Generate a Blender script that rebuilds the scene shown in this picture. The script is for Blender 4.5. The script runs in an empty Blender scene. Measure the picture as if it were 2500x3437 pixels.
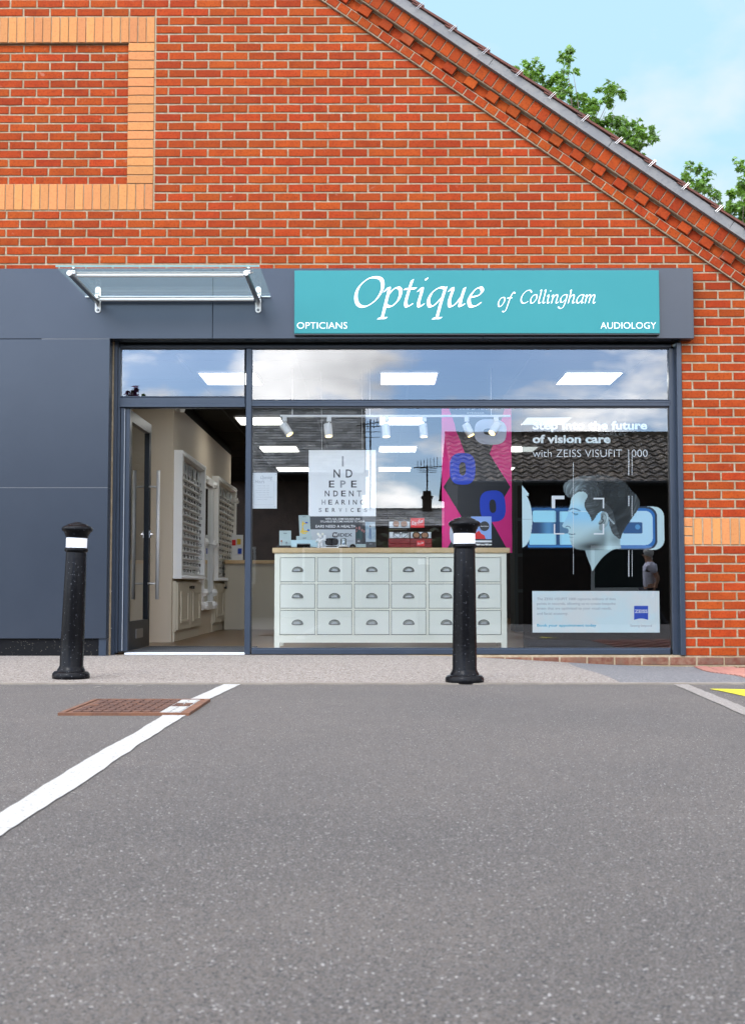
import bpy, math, random
import numpy as np
from mathutils import Vector, Matrix
R = math.radians
rnd = random.Random(7)
scene = bpy.context.scene
COL = scene.collection

# ------------------------------------------------------------------ camera
F_SRC, CAMY, CAMZ = 4200.0, -10.22, 0.54
PITCH = math.atan(259.5 / F_SRC)
YAW = 13.0 / F_SRC
camd = bpy.data.cameras.new('camera'); cam = bpy.data.objects.new('camera', camd); COL.objects.link(cam)
camd.sensor_fit = 'HORIZONTAL'; camd.sensor_width = 24.0; camd.lens = 24.0 * F_SRC / 2500.0
camd.clip_start = 0.05; camd.clip_end = 1000
cam.location = (0, CAMY, CAMZ); cam.rotation_euler = (math.pi / 2 + PITCH, 0, YAW)
camd.dof.use_dof = True; camd.dof.focus_distance = 9.8; camd.dof.aperture_fstop = 9.0
scene.camera = cam

# ------------------------------------------------------------------ sky and sun
SUN_EL, SUN_AZ = R(48), R(205)      # azimuth clockwise from +Y : behind the viewer, a little to the left
world = bpy.data.worlds.new('World'); scene.world = world; world.use_nodes = True
wt = world.node_tree; wn = wt.nodes; wl = wt.links; wn.clear()
def wnode(t, **k):
    n = wn.new(t)
    for a, b in k.items(): setattr(n, a, b)
    return n
out = wnode('ShaderNodeOutputWorld'); bg = wnode('ShaderNodeBackground')
sky = wnode('ShaderNodeTexSky'); sky.sky_type = 'NISHITA'; sky.sun_disc = False
sky.sun_elevation = SUN_EL; sky.sun_rotation = SUN_AZ; sky.air_density = 1.0; sky.dust_density = 1.2; sky.ozone_density = 1.5
tc = wnode('ShaderNodeTexCoord'); sep = wnode('ShaderNodeSeparateXYZ'); wl.new(tc.outputs['Generated'], sep.inputs[0])
def wm(op, a, b):
    n = wn.new('ShaderNodeMath'); n.operation = op
    for i, v in enumerate((a, b)):
        if isinstance(v, (int, float)): n.inputs[i].default_value = v
        else: wl.new(v, n.inputs[i])
    return n.outputs[0]
zz = wm('ADD', wm('MAXIMUM', sep.outputs[2], 0.0), 0.35)
cmb = wnode('ShaderNodeCombineXYZ'); wl.new(wm('DIVIDE', sep.outputs[0], zz), cmb.inputs[0]); wl.new(wm('DIVIDE', sep.outputs[1], zz), cmb.inputs[1])
cmb.inputs[2].default_value = 7.4
nz = wnode('ShaderNodeTexNoise'); nz.inputs['Scale'].default_value = 3.6; nz.inputs['Detail'].default_value = 7; nz.inputs['Roughness'].default_value = .52
wl.new(cmb.outputs[0], nz.inputs['Vector'])
rp = wnode('ShaderNodeValToRGB'); rp.color_ramp.elements[0].position = .46; rp.color_ramp.elements[1].position = .57
rp.color_ramp.elements[0].color = (.12,) * 3 + (1,); rp.color_ramp.elements[1].color = (.92,) * 3 + (1,); wl.new(nz.outputs[0], rp.inputs[0])
# cloud brightness : brighter towards the sun, softly modulated
sunv = Vector((math.sin(SUN_AZ) * math.cos(SUN_EL), math.cos(SUN_AZ) * math.cos(SUN_EL), math.sin(SUN_EL)))
dt = wnode('ShaderNodeVectorMath'); dt.operation = 'DOT_PRODUCT'; wl.new(tc.outputs['Generated'], dt.inputs[0]); dt.inputs[1].default_value = sunv
mr = wnode('ShaderNodeMapRange'); wl.new(dt.outputs['Value'], mr.inputs[0])
mr.inputs[1].default_value = -.3; mr.inputs[2].default_value = 1; mr.inputs[3].default_value = 1.0; mr.inputs[4].default_value = 6.0
nz2 = wnode('ShaderNodeTexNoise'); nz2.inputs['Scale'].default_value = 3.4; nz2.inputs['Detail'].default_value = 6; wl.new(cmb.outputs[0], nz2.inputs['Vector'])
cb = wm('MULTIPLY', mr.outputs[0], wm('MAXIMUM', wm('ADD', wm('MULTIPLY', nz2.outputs[0], 2.7), -.35), .50))
cc = wnode('ShaderNodeVectorMath'); cc.operation = 'SCALE'; cc.inputs[0].default_value = (9.1, 8.95, 8.8); wl.new(cb, cc.inputs['Scale'])
sc2 = wnode('ShaderNodeVectorMath'); sc2.operation = 'MULTIPLY'; wl.new(sky.outputs[0], sc2.inputs[0]); sc2.inputs[1].default_value = (.70, .98, 1.36)
sc3 = wnode('ShaderNodeVectorMath'); sc3.operation = 'SCALE'; wl.new(sc2.outputs[0], sc3.inputs[0]); wl.new(wm('MULTIPLY', mr.outputs[0], .55), sc3.inputs['Scale']); sc2 = sc3
# towards the north a thin even veil of pale cloud
fr = wnode('ShaderNodeMapRange'); fr.interpolation_type = 'SMOOTHSTEP'; wl.new(sep.outputs[1], fr.inputs[0]); fr.inputs[1].default_value = -.1; fr.inputs[2].default_value = .75
veil = wnode('ShaderNodeMix'); veil.data_type = 'RGBA'; wl.new(rp.outputs[0], veil.inputs[0]); veil.inputs[6].default_value = (3.15, 5.1, 6.2, 1); veil.inputs[7].default_value = (4.7, 5.6, 6.1, 1)
ccm = wnode('ShaderNodeMix'); ccm.data_type = 'RGBA'; wl.new(fr.outputs[0], ccm.inputs[0]); wl.new(cc.outputs[0], ccm.inputs[6]); wl.new(veil.outputs[2], ccm.inputs[7])
cov = wm('MAXIMUM', rp.outputs[0], wm('MULTIPLY', fr.outputs[0], .94))
mx = wnode('ShaderNodeMix'); mx.data_type = 'RGBA'; wl.new(cov, mx.inputs[0]); wl.new(sc2.outputs[0], mx.inputs[6]); wl.new(ccm.outputs[2], mx.inputs[7])
wl.new(mx.outputs[2], bg.inputs[0]); bg.inputs[1].default_value = 0.085; wl.new(bg.outputs[0], out.inputs[0])
sl = bpy.data.lights.new('sun', 'SUN'); sl.energy = 0.9; sl.angle = R(14); sl.color = (1, .95, .88)
so = bpy.data.objects.new('sun', sl); COL.objects.link(so); so.rotation_euler = (-sunv).to_track_quat('-Z', 'Y').to_euler()
scene.view_settings.view_transform = 'Standard'; scene.view_settings.look = 'None'; scene.view_settings.gamma = 1; scene.view_settings.use_curve_mapping = False
scene.view_settings.exposure = 1.03
scene.cycles.max_bounces = 8; scene.cycles.transparent_max_bounces = 12; scene.cycles.caustics_reflective = False; scene.cycles.caustics_refractive = False

# ------------------------------------------------------------------ measuring : a picture point on a plane at real depth
CR = cam.rotation_euler.to_matrix()
def ray(px, py):
    sx, sy = px * 2500 / 1650., py * 2500 / 1650.
    return CR @ Vector(((sx - 1250) / F_SRC, (1718.5 - sy) / F_SRC, -1))
def at(px, py, Y):
    d = ray(px, py); t = (Y - CAMY) / d.y
    return Vector((t * d.x, Y, CAMZ + t * d.z))
def X(px, Y, py=1305): return at(px, py, Y).x
def Z(py, Y, px=833): return at(px, py, Y).z

# ------------------------------------------------------------------ materials
def mat(name, col, rough=.6, metal=0., bump=None, var=None, spec=.5, coat=0, emis=None, alpha_attr=None, rnd_obj=None, isl=False, attr=None, speck=None):
    """bump=(scale,strength,dist) var=(scale,col2,lo,hi) rnd_obj=amount of per-piece brightness change"""
    m = bpy.data.materials.new(name); m.use_nodes = True
    t = m.node_tree; n = t.nodes; l = t.links; b = n['Principled BSDF']
    b.inputs['Roughness'].default_value = rough; b.inputs['Metallic'].default_value = metal
    b.inputs['Specular IOR Level'].default_value = spec; b.inputs['Coat Weight'].default_value = coat
    geo = n.new('ShaderNodeNewGeometry')
    cur = n.new('ShaderNodeRGB'); cur.outputs[0].default_value = (*col, 1); cur = cur.outputs[0]
    if attr:
        a = n.new('ShaderNodeAttribute'); a.attribute_name = attr; cur = a.outputs['Color']
    def noise(scale, detail=5, rough_=.6):
        z = n.new('ShaderNodeTexNoise'); z.inputs['Scale'].default_value = scale; z.inputs['Detail'].default_value = detail
        z.inputs['Roughness'].default_value = rough_; l.new(geo.outputs['Position'], z.inputs['Vector']); return z.outputs[0]
    def ramp(f, lo, hi):
        r = n.new('ShaderNodeMapRange'); l.new(f, r.inputs[0]); r.inputs[1].default_value = lo; r.inputs[2].default_value = hi; return r.outputs[0]
    def mix(f, a, c2):
        x = n.new('ShaderNodeMix'); x.data_type = 'RGBA'; l.new(f, x.inputs[0]) if not isinstance(f, float) else setattr(x.inputs[0], 'default_value', f)
        l.new(a, x.inputs[6])
        if isinstance(c2, tuple): x.inputs[7].default_value = (*c2, 1)
        else: l.new(c2, x.inputs[7])
        return x.outputs[2]
    if var:
        for v in (var if isinstance(var, list) else [var]):
            cur = mix(ramp(noise(v[0]), v[2], v[3]), cur, v[1])
    if rnd_obj:
        if isl: rv = geo.outputs['Random Per Island']
        else:
            oi = n.new('ShaderNodeObjectInfo'); rv = oi.outputs['Random']
        h = n.new('ShaderNodeHueSaturation'); l.new(cur, h.inputs['Color'])
        r = n.new('ShaderNodeMapRange'); l.new(rv, r.inputs[0]); r.inputs[3].default_value = 1 - rnd_obj; r.inputs[4].default_value = 1 + rnd_obj
        l.new(r.outputs[0], h.inputs['Value'])
        mm = n.new('ShaderNodeMath'); mm.operation = 'MULTIPLY'; l.new(rv, mm.inputs[0]); mm.inputs[1].default_value = 7.13
        fr = n.new('ShaderNodeMath'); fr.operation = 'FRACT'; l.new(mm.outputs[0], fr.inputs[0])
        r2 = n.new('ShaderNodeMapRange'); l.new(fr.outputs[0], r2.inputs[0]); r2.inputs[3].default_value = .494; r2.inputs[4].default_value = .504
        l.new(r2.outputs[0], h.inputs['Hue']); cur = h.outputs[0]
    if speck:
        for (sc, thr, c2, soft) in speck:
            v = n.new('ShaderNodeTexVoronoi'); v.inputs['Scale'].default_value = sc; l.new(geo.outputs['Position'], v.inputs['Vector'])
            sv = n.new('ShaderNodeSeparateColor'); l.new(v.outputs['Color'], sv.inputs[0])
            cur = mix(ramp(sv.outputs[0], thr, thr + soft), cur, c2)
    l.new(cur, b.inputs['Base Color'])
    if bump:
        bn = n.new('ShaderNodeBump'); bn.inputs['Strength'].default_value = bump[1]; bn.inputs['Distance'].default_value = bump[2]
        l.new(noise(bump[0], 6, .65), bn.inputs['Height']); l.new(bn.outputs[0], b.inputs['Normal'])
    if emis:
        b.inputs['Emission Color'].default_value = (*emis[0], 1); b.inputs['Emission Strength'].default_value = emis[1]
    if alpha_attr:
        a = n.new('ShaderNodeAttribute'); a.attribute_name = alpha_attr; l.new(a.outputs['Fac'], b.inputs['Alpha'])
    return m
def glass_mat(name, refl, tint=(1, 1, 1), rough=0.0):
    m = bpy.data.materials.new(name); m.use_nodes = True; t = m.node_tree; n = t.nodes; l = t.links; n.clear()
    o = n.new('ShaderNodeOutputMaterial'); tr = n.new('ShaderNodeBsdfTransparent'); tr.inputs[0].default_value = (*tint, 1)
    g = n.new('ShaderNodeBsdfGlossy'); g.inputs['Roughness'].default_value = rough; g.inputs[0].default_value = (.97, .98, 1, 1)
    geo = n.new('ShaderNodeNewGeometry')
    nz_ = n.new('ShaderNodeTexNoise'); nz_.inputs['Scale'].default_value = .9; l.new(geo.outputs['Position'], nz_.inputs['Vector'])
    bn = n.new('ShaderNodeBump'); bn.inputs['Strength'].default_value = .02; bn.inputs['Distance'].default_value = .02
    l.new(nz_.outputs[0], bn.inputs['Height']); l.new(bn.outputs[0], g.inputs['Normal'])
    fr = n.new('ShaderNodeFresnel'); fr.inputs[0].default_value = 1.5
    mr_ = n.new('ShaderNodeMapRange'); l.new(fr.outputs[0], mr_.inputs[0]); mr_.inputs[1].default_value = .04; mr_.inputs[2].default_value = 1; mr_.inputs[3].default_value = refl; mr_.inputs[4].default_value = 1
    mx_ = n.new('ShaderNodeMixShader'); l.new(mr_.outputs[0], mx_.inputs[0]); l.new(tr.outputs[0], mx_.inputs[1]); l.new(g.outputs[0], mx_.inputs[2]); l.new(mx_.outputs[0], o.inputs[0])
    return m
BR = (.245, .037, .0048); 
brickvar = [(9, (.19, .025, .0035), .45, .75), (60, (.125, .016, .003), .50, .74), (2.2, (.27, .050, .008), .56, .8), (.9, (.195, .029, .005), .5, .8), (13, (.32, .14, .085), .66, .80), (1.7, (.30, .085, .035), .68, .85)]
M = {}
M['brick'] = mat('red brick', BR, .85, spec=.15, bump=(160, .9, .004), var=brickvar, rnd_obj=.15)
M['brick_i'] = mat('red brick pieces', BR, .85, spec=.15, bump=(160, .9, .004), var=brickvar, rnd_obj=.15, isl=True)
M['buff'] = mat('buff brick', (.38, .150, .040), .85, bump=(150, .8, .004), var=[(50, (.29, .10, .025), .5, .8)], rnd_obj=.12)
M['mortar'] = mat('mortar', (.250, .190, .118), .95, spec=.15, bump=(70, 1., .006), var=[(22, (.33, .27, .19), .45, .7), (3, (.19, .135, .075), .48, .8)])
M['clad'] = mat('slate blue powder coat', (.019, .0245, .034), .25, spec=.36, bump=(1.2, .08, .01), var=(3, (.022, .028, .038), .3, .8))
M['frame'] = mat('slate blue frame', (.019, .027, .040), .30, spec=.36, var=(6, (.023, .031, .045), .4, .7))
M['black'] = mat('black rubber', (.008, .008, .009), .5)
M['plinth'] = mat('black plinth', (.004, .004, .0045), .5, spec=.1, speck=[(260, .988, (.16, .14, .11), .004)])
M['doorf'] = mat('dark door frame', (.006, .008, .011), .3, spec=.25)
M['dusty'] = mat('dusty base brick', (.12, .045, .028), .9, spec=.15, bump=(120, 1., .005), var=[(20, (.17, .10, .065), .4, .65), (5, (.09, .05, .035), .5, .7)], rnd_obj=.15, isl=True)
M['teal'] = mat('teal sign face', (.014, .155, .158), .42, spec=.25, var=(1.5, (.017, .165, .167), .4, .7))
M['white'] = mat('white paint', (.82, .82, .80), .5)
M['whitevinyl'] = mat('white vinyl', (.86, .87, .86), .6)
M['steel'] = mat('brushed steel', (.42, .41, .40), .30, 1., bump=(300, .1, .001))
M['chrome'] = mat('stainless bar', (.70, .69, .68), .22, 1.)
M['glass'] = glass_mat('shop glass', .115, (.97, .99, .985))
M['clear'] = glass_mat('clear acrylic', .10, (.93, .98, .97))
M['canopyglass'] = glass_mat('canopy glass', .08, (.93, .975, .975))
_m = M['canopyglass']; _n = _m.node_tree.nodes; _n.clear(); _l = _m.node_tree.links      # weathered canopy glass : clear, a little reflective, a film of dirt
_o = _n.new('ShaderNodeOutputMaterial'); _t = _n.new('ShaderNodeBsdfTransparent'); _t.inputs[0].default_value = (.94, .98, .975, 1)
_g = _n.new('ShaderNodeBsdfGlossy'); _g.inputs['Roughness'].default_value = .03; _d = _n.new('ShaderNodeBsdfTranslucent'); _d.inputs[0].default_value = (.42, .56, .55, 1)
_a = _n.new('ShaderNodeMixShader'); _a.inputs[0].default_value = .05; _b = _n.new('ShaderNodeMixShader'); _b.inputs[0].default_value = .045
_l.new(_t.outputs[0], _a.inputs[1]); _l.new(_g.outputs[0], _a.inputs[2]); _l.new(_a.outputs[0], _b.inputs[1]); _l.new(_d.outputs[0], _b.inputs[2]); _l.new(_b.outputs[0], _o.inputs[0])
M['iron'] = mat('black gloss iron', (.004, .004, .0045), .17, spec=.08, bump=(70, .4, .004), speck=[(300, .992, (.09, .09, .10), .004)])
M['satin'] = mat('satin aluminium', (.55, .54, .51), .45, .15)
M['band'] = mat('white reflective band', (.9, .9, .92), .4)
M['asphalt'] = mat('asphalt', (.060, .0495, .0405), .9, bump=(260, .9, .004),
    var=[(1.3, (.072, .059, .048), .38, .66), (.45, (.042, .0355, .030), .46, .66), (6, (.053, .044, .037), .5, .7), (70, (.039, .037, .037), .5, .75)],
    speck=[(420, .70, (.108, .096, .086), .15), (330, .94, (.20, .185, .168), .04), (260, .974, (.28, .262, .24), .015), (330, .84, (.014, .014, .014), .05)])
M['gravel'] = mat('resin gravel paving', (.155, .126, .100), .9, bump=(110, 1., .008),
    speck=[(95, .45, (.205, .175, .145), .2), (120, .72, (.28, .255, .23), .1), (100, .80, (.07, .055, .043), .05)])
M['tarpatch'] = mat('grey tarmac', (.085, .082, .082), .9, bump=(120, .9, .006), speck=[(130, .7, (.14, .137, .135), .15), (110, .93, (.22, .21, .2), .02)])
M['kerb'] = mat('concrete edging', (.17, .145, .115), .9, bump=(80, .8, .004), var=(6, (.12, .10, .08), .4, .7))
M['pavers'] = mat('pink paving', (.28, .12, .085), .9, bump=(60, .8, .004), var=(12, (.22, .09, .065), .4, .7), rnd_obj=.12)
M['linew'] = mat('white road paint', (.30, .29, .265), .75, bump=(90, .7, .004), var=[(70, (.27, .265, .25), .60, .74), (5, (.30, .29, .27), .5, .75)], speck=[(160, .955, (.15, .14, .13), .02)])
M['lineg'] = mat('worn concrete line', (.15, .132, .113), .9, bump=(90, .8, .004), speck=[(150, .8, (.23, .21, .19), .1)])
M['liney'] = mat('yellow road paint', (.38, .34, .008), .7, bump=(90, .6, .003))
M['rust'] = mat('rusty cast iron', (.125, .050, .022), .85, bump=(60, .9, .004), var=[(14, (.075, .031, .016), .4, .65), (40, (.19, .10, .05), .6, .8)])
M['rustd'] = mat('dark rusty iron', (.062, .026, .015), .8, bump=(60, .9, .004), var=(20, (.11, .045, .022), .5, .7))
M['lead'] = mat('cement board verge', (.125, .122, .118), .75, bump=(25, .4, .004), var=[(4, (.17, .16, .145), .4, .7), (30, (.085, .085, .088), .55, .75), (70, (.27, .26, .24), .70, .78)])
M['tile'] = mat('red roof tile', (.10, .028, .016), .85, bump=(60, .7, .004), var=(12, (.06, .026, .018), .4, .7))
M['cream'] = mat('cream cabinet paint', (.90, .88, .73), .5)
M['sage'] = mat('pale sage drawer', (.85, .86, .74), .5, var=(3, (.87, .87, .76), .4, .7))
M['oak'] = mat('pale oak worktop', (.72, .52, .28), .5, var=[(3.5, (.60, .40, .19), .45, .7), (40, (.66, .45, .22), .5, .7)])
M['pewter'] = mat('dark pewter', (.12, .12, .115), .32, 1.)
M['pewterl'] = mat('worn pewter', (.42, .43, .41), .38, .8)
M['beige'] = mat('beige wall paint', (.62, .53, .41), .6)
M['beige2'] = mat('beige joinery', (.60, .54, .42), .5)
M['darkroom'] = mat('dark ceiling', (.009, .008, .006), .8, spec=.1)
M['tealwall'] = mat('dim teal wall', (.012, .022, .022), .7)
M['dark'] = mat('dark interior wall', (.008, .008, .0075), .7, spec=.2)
M['woodfloor'] = mat('oak floor', (.17, .095, .04), .3, var=(5, (.12, .065, .027), .4, .7))
M['doormat'] = mat('charcoal mat', (.035, .037, .04), .95, bump=(200, 1, .005), var=(160, (.12, .12, .13), .55, .7))
M['panel'] = mat('led panel', (.9, .9, .9), .6, emis=((1., 1., .95), 3.0))
M['bulb'] = mat('warm bulb', (.9, .7, .3), .5, emis=((1., .74, .28), 2.2))
M['rackw'] = mat('white rack', (.88, .88, .86), .5, bump=(50, .15, .002))
M['joint'] = mat('dirty panel joint', (.085, .088, .092), .8)
M['specs'] = mat('dark acetate', (.012, .010, .009), .25)
M['mirror'] = mat('mirror', (.75, .78, .76), .04, 1.)
M['ink'] = mat('dark ink', (.035, .038, .042), .6)
M['inkg'] = mat('grey ink', (.32, .34, .36), .6)
M['inkl'] = mat('light grey ink', (.55, .57, .58), .6)
M['paper'] = mat('white paper', (.86, .88, .88), .6)
M['paperg'] = mat('pale grey print', (.50, .54, .56), .6)
M['charcoalp'] = mat('charcoal print', (.065, .070, .076), .6)
M['pink'] = mat('magenta print', (.90, .012, .25), .55)
M['blackp'] = mat('black print', (.004, .004, .005), .45)
M['bluep'] = mat('royal blue print', (.01, .06, .62), .55)
M['lilacp'] = mat('pale lilac print', (.62, .66, .76), .55)
M['red'] = mat('red plastic', (.75, .012, .012), .4)
M['darkred'] = mat('dark red perspex', (.22, .006, .006), .25)
M['palebl'] = mat('pale blue card', (.50, .68, .72), .6)
M['greycard'] = mat('grey green card', (.42, .52, .51), .6)
M['skyblue'] = mat('sky blue card', (.30, .46, .85), .55)
M['yellowp'] = mat('yellow print', (.8, .55, .06), .6)
M['zblue'] = mat('deep blue print', (.01, .07, .50), .5)
M['cardcyan'] = mat('pale cyan card', (.72, .87, .87), .55, var=(2.0, (.82, .84, .80), .45, .6))
M['cyanink'] = mat('cyan ink', (.02, .42, .60), .6)
M['brownlens'] = mat('brown lens', (.35, .17, .09), .15)
M['leaf'] = mat('sycamore leaf', (.075, .15, .018), .45, rnd_obj=.7, isl=True)
M['leafd'] = mat('dark hedge leaf', (.03, .06, .012), .6, rnd_obj=.4, isl=True)
M['leafp'] = mat('purple blossom', (.16, .02, .14), .6, rnd_obj=.4, isl=True)
M['bark'] = mat('bark', (.09, .07, .05), .9, bump=(30, 1, .01))
M['slate'] = mat('grey slate', (.44, .44, .42), .7, bump=(30, .6, .006), var=[(2.5, (.24, .24, .235), .4, .7), (8, (.56, .55, .52), .5, .75)], rnd_obj=.45, isl=True)
M['pantile'] = mat('dark pantile', (.27, .22, .17), .75, bump=(30, .5, .006), var=(6, (.065, .052, .04), .4, .7), rnd_obj=.3, isl=True)
M['housewall'] = mat('brown house brick', (.040, .026, .020), .9, bump=(40, .8, .01), var=(5, (.025, .018, .014), .4, .7))
M['render'] = mat('grey render', (.20, .19, .165), .9)
M['film'] = bpy.data.materials.new('tinted film'); M['film'].use_nodes = True; _n = M['film'].node_tree.nodes; _n.clear()
_t = _n.new('ShaderNodeBsdfTransparent'); _t.inputs[0].default_value = (.10, .11, .115, 1); _o = _n.new('ShaderNodeOutputMaterial'); M['film'].node_tree.links.new(_t.outputs[0], _o.inputs[0])
# leaves let light through
for k in ('leaf', 'leafd'):
    t = M[k].node_tree; b = t.nodes['Principled BSDF']; o = t.nodes['Material Output']
    tl = t.nodes.new('ShaderNodeBsdfTranslucent'); tl.inputs[0].default_value = (.16, .30, .03, 1) if k == 'leaf' else (.05, .1, .02, 1)
    ms = t.nodes.new('ShaderNodeMixShader'); ms.inputs[0].default_value = .35
    t.links.new(b.outputs[0], ms.inputs[1]); t.links.new(tl.outputs[0], ms.inputs[2]); t.links.new(ms.outputs[0], o.inputs[0])

# ------------------------------------------------------------------ mesh helpers
class MB:
    def __init__(s): s.v = []; s.f = []; s.m = []
    def add(s, vs, fs, mi=0):
        b = len(s.v); s.v += [tuple(v) for v in vs]; s.f += [tuple(b + i for i in f) for f in fs]; s.m += [mi] * len(fs)
    def box(s, a, b, mi=0, bev=0.):
        (x0, y0, z0), (x1, y1, z1) = a, b
        x0, x1 = sorted((x0, x1)); y0, y1 = sorted((y0, y1)); z0, z1 = sorted((z0, z1))
        if bev:
            e = min(bev, (x1 - x0) * .45, (y1 - y0) * .45, (z1 - z0) * .45)
            # chamfered front (towards -Y) edges and the vertical/horizontal rims
            vs = [(x0, y1, z0), (x1, y1, z0), (x1, y1, z1), (x0, y1, z1), (x0, y0 + e, z0), (x1, y0 + e, z0), (x1, y0 + e, z1), (x0, y0 + e, z1),
                  (x0 + e, y0, z0 + e), (x1 - e, y0, z0 + e), (x1 - e, y0, z1 - e), (x0 + e, y0, z1 - e)]
            fs = [(8, 9, 10, 11), (4, 5, 9, 8), (5, 6, 10, 9), (6, 7, 11, 10), (7, 4, 8, 11), (0, 1, 5, 4), (1, 2, 6, 5), (2, 3, 7, 6), (3, 0, 4, 7), (3, 2, 1, 0)]
            s.add(vs, fs, mi); return s
        vs = [(x, y, z) for z in (z0, z1) for y in (y0, y1) for x in (x0, x1)]
        s.add(vs, [(0, 2, 3, 1), (4, 5, 7, 6), (0, 1, 5, 4), (2, 6, 7, 3), (0, 4, 6, 2), (1, 3, 7, 5)], mi); return s
    def prism(s, poly, y0, y1, mi=0):           # polygon in XZ extruded along Y
        n = len(poly); vs = [(x, y0, z) for x, z in poly] + [(x, y1, z) for x, z in poly]
        s.add(vs, [tuple(range(n)), tuple(range(2 * n - 1, n - 1, -1))] + [(i, (i + 1) % n, n + (i + 1) % n, n + i) for i in range(n)], mi); return s
    def tube(s, a, b, r0, r1=None, n=12, mi=0, cap=True):
        a, b = Vector(a), Vector(b); r1 = r0 if r1 is None else r1; d = (b - a).normalized()
        u = d.orthogonal().normalized(); w = d.cross(u)
        vs = [a + (u * math.cos(t) + w * math.sin(t)) * r0 for t in [2 * math.pi * i / n for i in range(n)]]
        vs += [b + (u * math.cos(t) + w * math.sin(t)) * r1 for t in [2 * math.pi * i / n for i in range(n)]]
        fs = [(i, (i + 1) % n, n + (i + 1) % n, n + i) for i in range(n)]
        if cap: fs += [tuple(range(n - 1, -1, -1)), tuple(range(n, 2 * n))]
        s.add(vs, fs, mi); return s
    def path(s, pts, r, n=6, closed=False, mi=0):
        k = len(pts); pts = [Vector(p) for p in pts]; rings = []; up = None
        for i, p in enumerate(pts):
            d = (pts[(i + 1) % k] - pts[i - 1]) if closed or 0 < i < k - 1 else (pts[1] - pts[0] if i == 0 else pts[-1] - pts[-2])
            d.normalize()
            up = d.orthogonal().normalized() if up is None else (up - d * up.dot(d)).normalized()
            w = d.cross(up); rr = r[i] if isinstance(r, (list, tuple)) else r
            rings.append([p + (up * math.cos(2 * math.pi * j / n) + w * math.sin(2 * math.pi * j / n)) * rr for j in range(n)])
        vs = [v for q in rings for v in q]; fs = []
        for i in range(k if closed else k - 1):
            for j in range(n):
                a = i * n + j; b = i * n + (j + 1) % n; c = ((i + 1) % k) * n + (j + 1) % n; d = ((i + 1) % k) * n + j; fs.append((a, b, c, d))
        if not closed: fs += [tuple(range(n - 1, -1, -1)), tuple((k - 1) * n + j for j in range(n))]
        s.add(vs, fs, mi); return s
    def lathe(s, prof, n=32, mi=0, c=(0, 0, 0)):
        vs = [(c[0] + r * math.cos(2 * math.pi * j / n), c[1] + r * math.sin(2 * math.pi * j / n), c[2] + z) for r, z in prof for j in range(n)]
        fs = [(i * n + j, i * n + (j + 1) % n, (i + 1) * n + (j + 1) % n, (i + 1) * n + j) for i in range(len(prof) - 1) for j in range(n)]
        s.add(vs, fs, mi); return s
    def build(s, name, mats, parent=None, smooth=False):
        me = bpy.data.meshes.new(name); me.from_pydata(s.v, [], s.f)
        mats = mats if isinstance(mats, list) else [mats]
        for m in mats: me.materials.append(m if not isinstance(m, str) else M[m])
        if len(mats) > 1: me.polygons.foreach_set('material_index', s.m)
        if smooth:
            me.polygons.foreach_set('use_smooth', [True] * len(me.polygons))
            if smooth is not True: me.set_sharp_from_angle(angle=R(smooth))
        o = bpy.data.objects.new(name, me); COL.objects.link(o); o.parent = parent
        return o
def tag(o, label=None, cat=None, group=None, kind=None):
    if label: o['label'] = label
    if cat: o['category'] = cat
    if group: o['group'] = group
    if kind: o['kind'] = kind
    return o
def empty(name, loc, label, cat, group=None):
    o = bpy.data.objects.new(name, None); COL.objects.link(o); o.location = loc; o.empty_display_size = .1
    return tag(o, label, cat, group)
class Local:      # parts of a thing are measured in the world and stored relative to the thing's base
    pass
def part(mb, name, m, root, smooth=False):
    """mb in world coordinates, child of root (an unrotated empty, or a mesh at the origin of one)"""
    off = Vector((0, 0, 0)); p = root
    while p: off += p.location; p = p.parent
    if off.length: mb.v = [(v[0] - off.x, v[1] - off.y, v[2] - off.z) for v in mb.v]
    return mb.build(name, m, root, smooth)
def copy_tree(o, parent=None):
    c = o.copy(); COL.objects.link(c); c.parent = parent
    for ch in list(o.children): copy_tree(ch, c)
    return c
def clip_half(poly, a, b, c):      # keep a*x+b*z<=c
    o = []
    for i in range(len(poly)):
        p, q = poly[i], poly[(i + 1) % len(poly)]; dp = a * p[0] + b * p[1] - c; dq = a * q[0] + b * q[1] - c
        if dp <= 0: o.append(p)
        if (dp < 0) != (dq < 0) and dp != dq:
            t = dp / (dp - dq); o.append((p[0] + (q[0] - p[0]) * t, p[1] + (q[1] - p[1]) * t))
    return o
def area(p): return abs(sum(p[i][0] * p[(i + 1) % len(p)][1] - p[(i + 1) % len(p)][0] * p[i][1] for i in range(len(p)))) / 2

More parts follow.
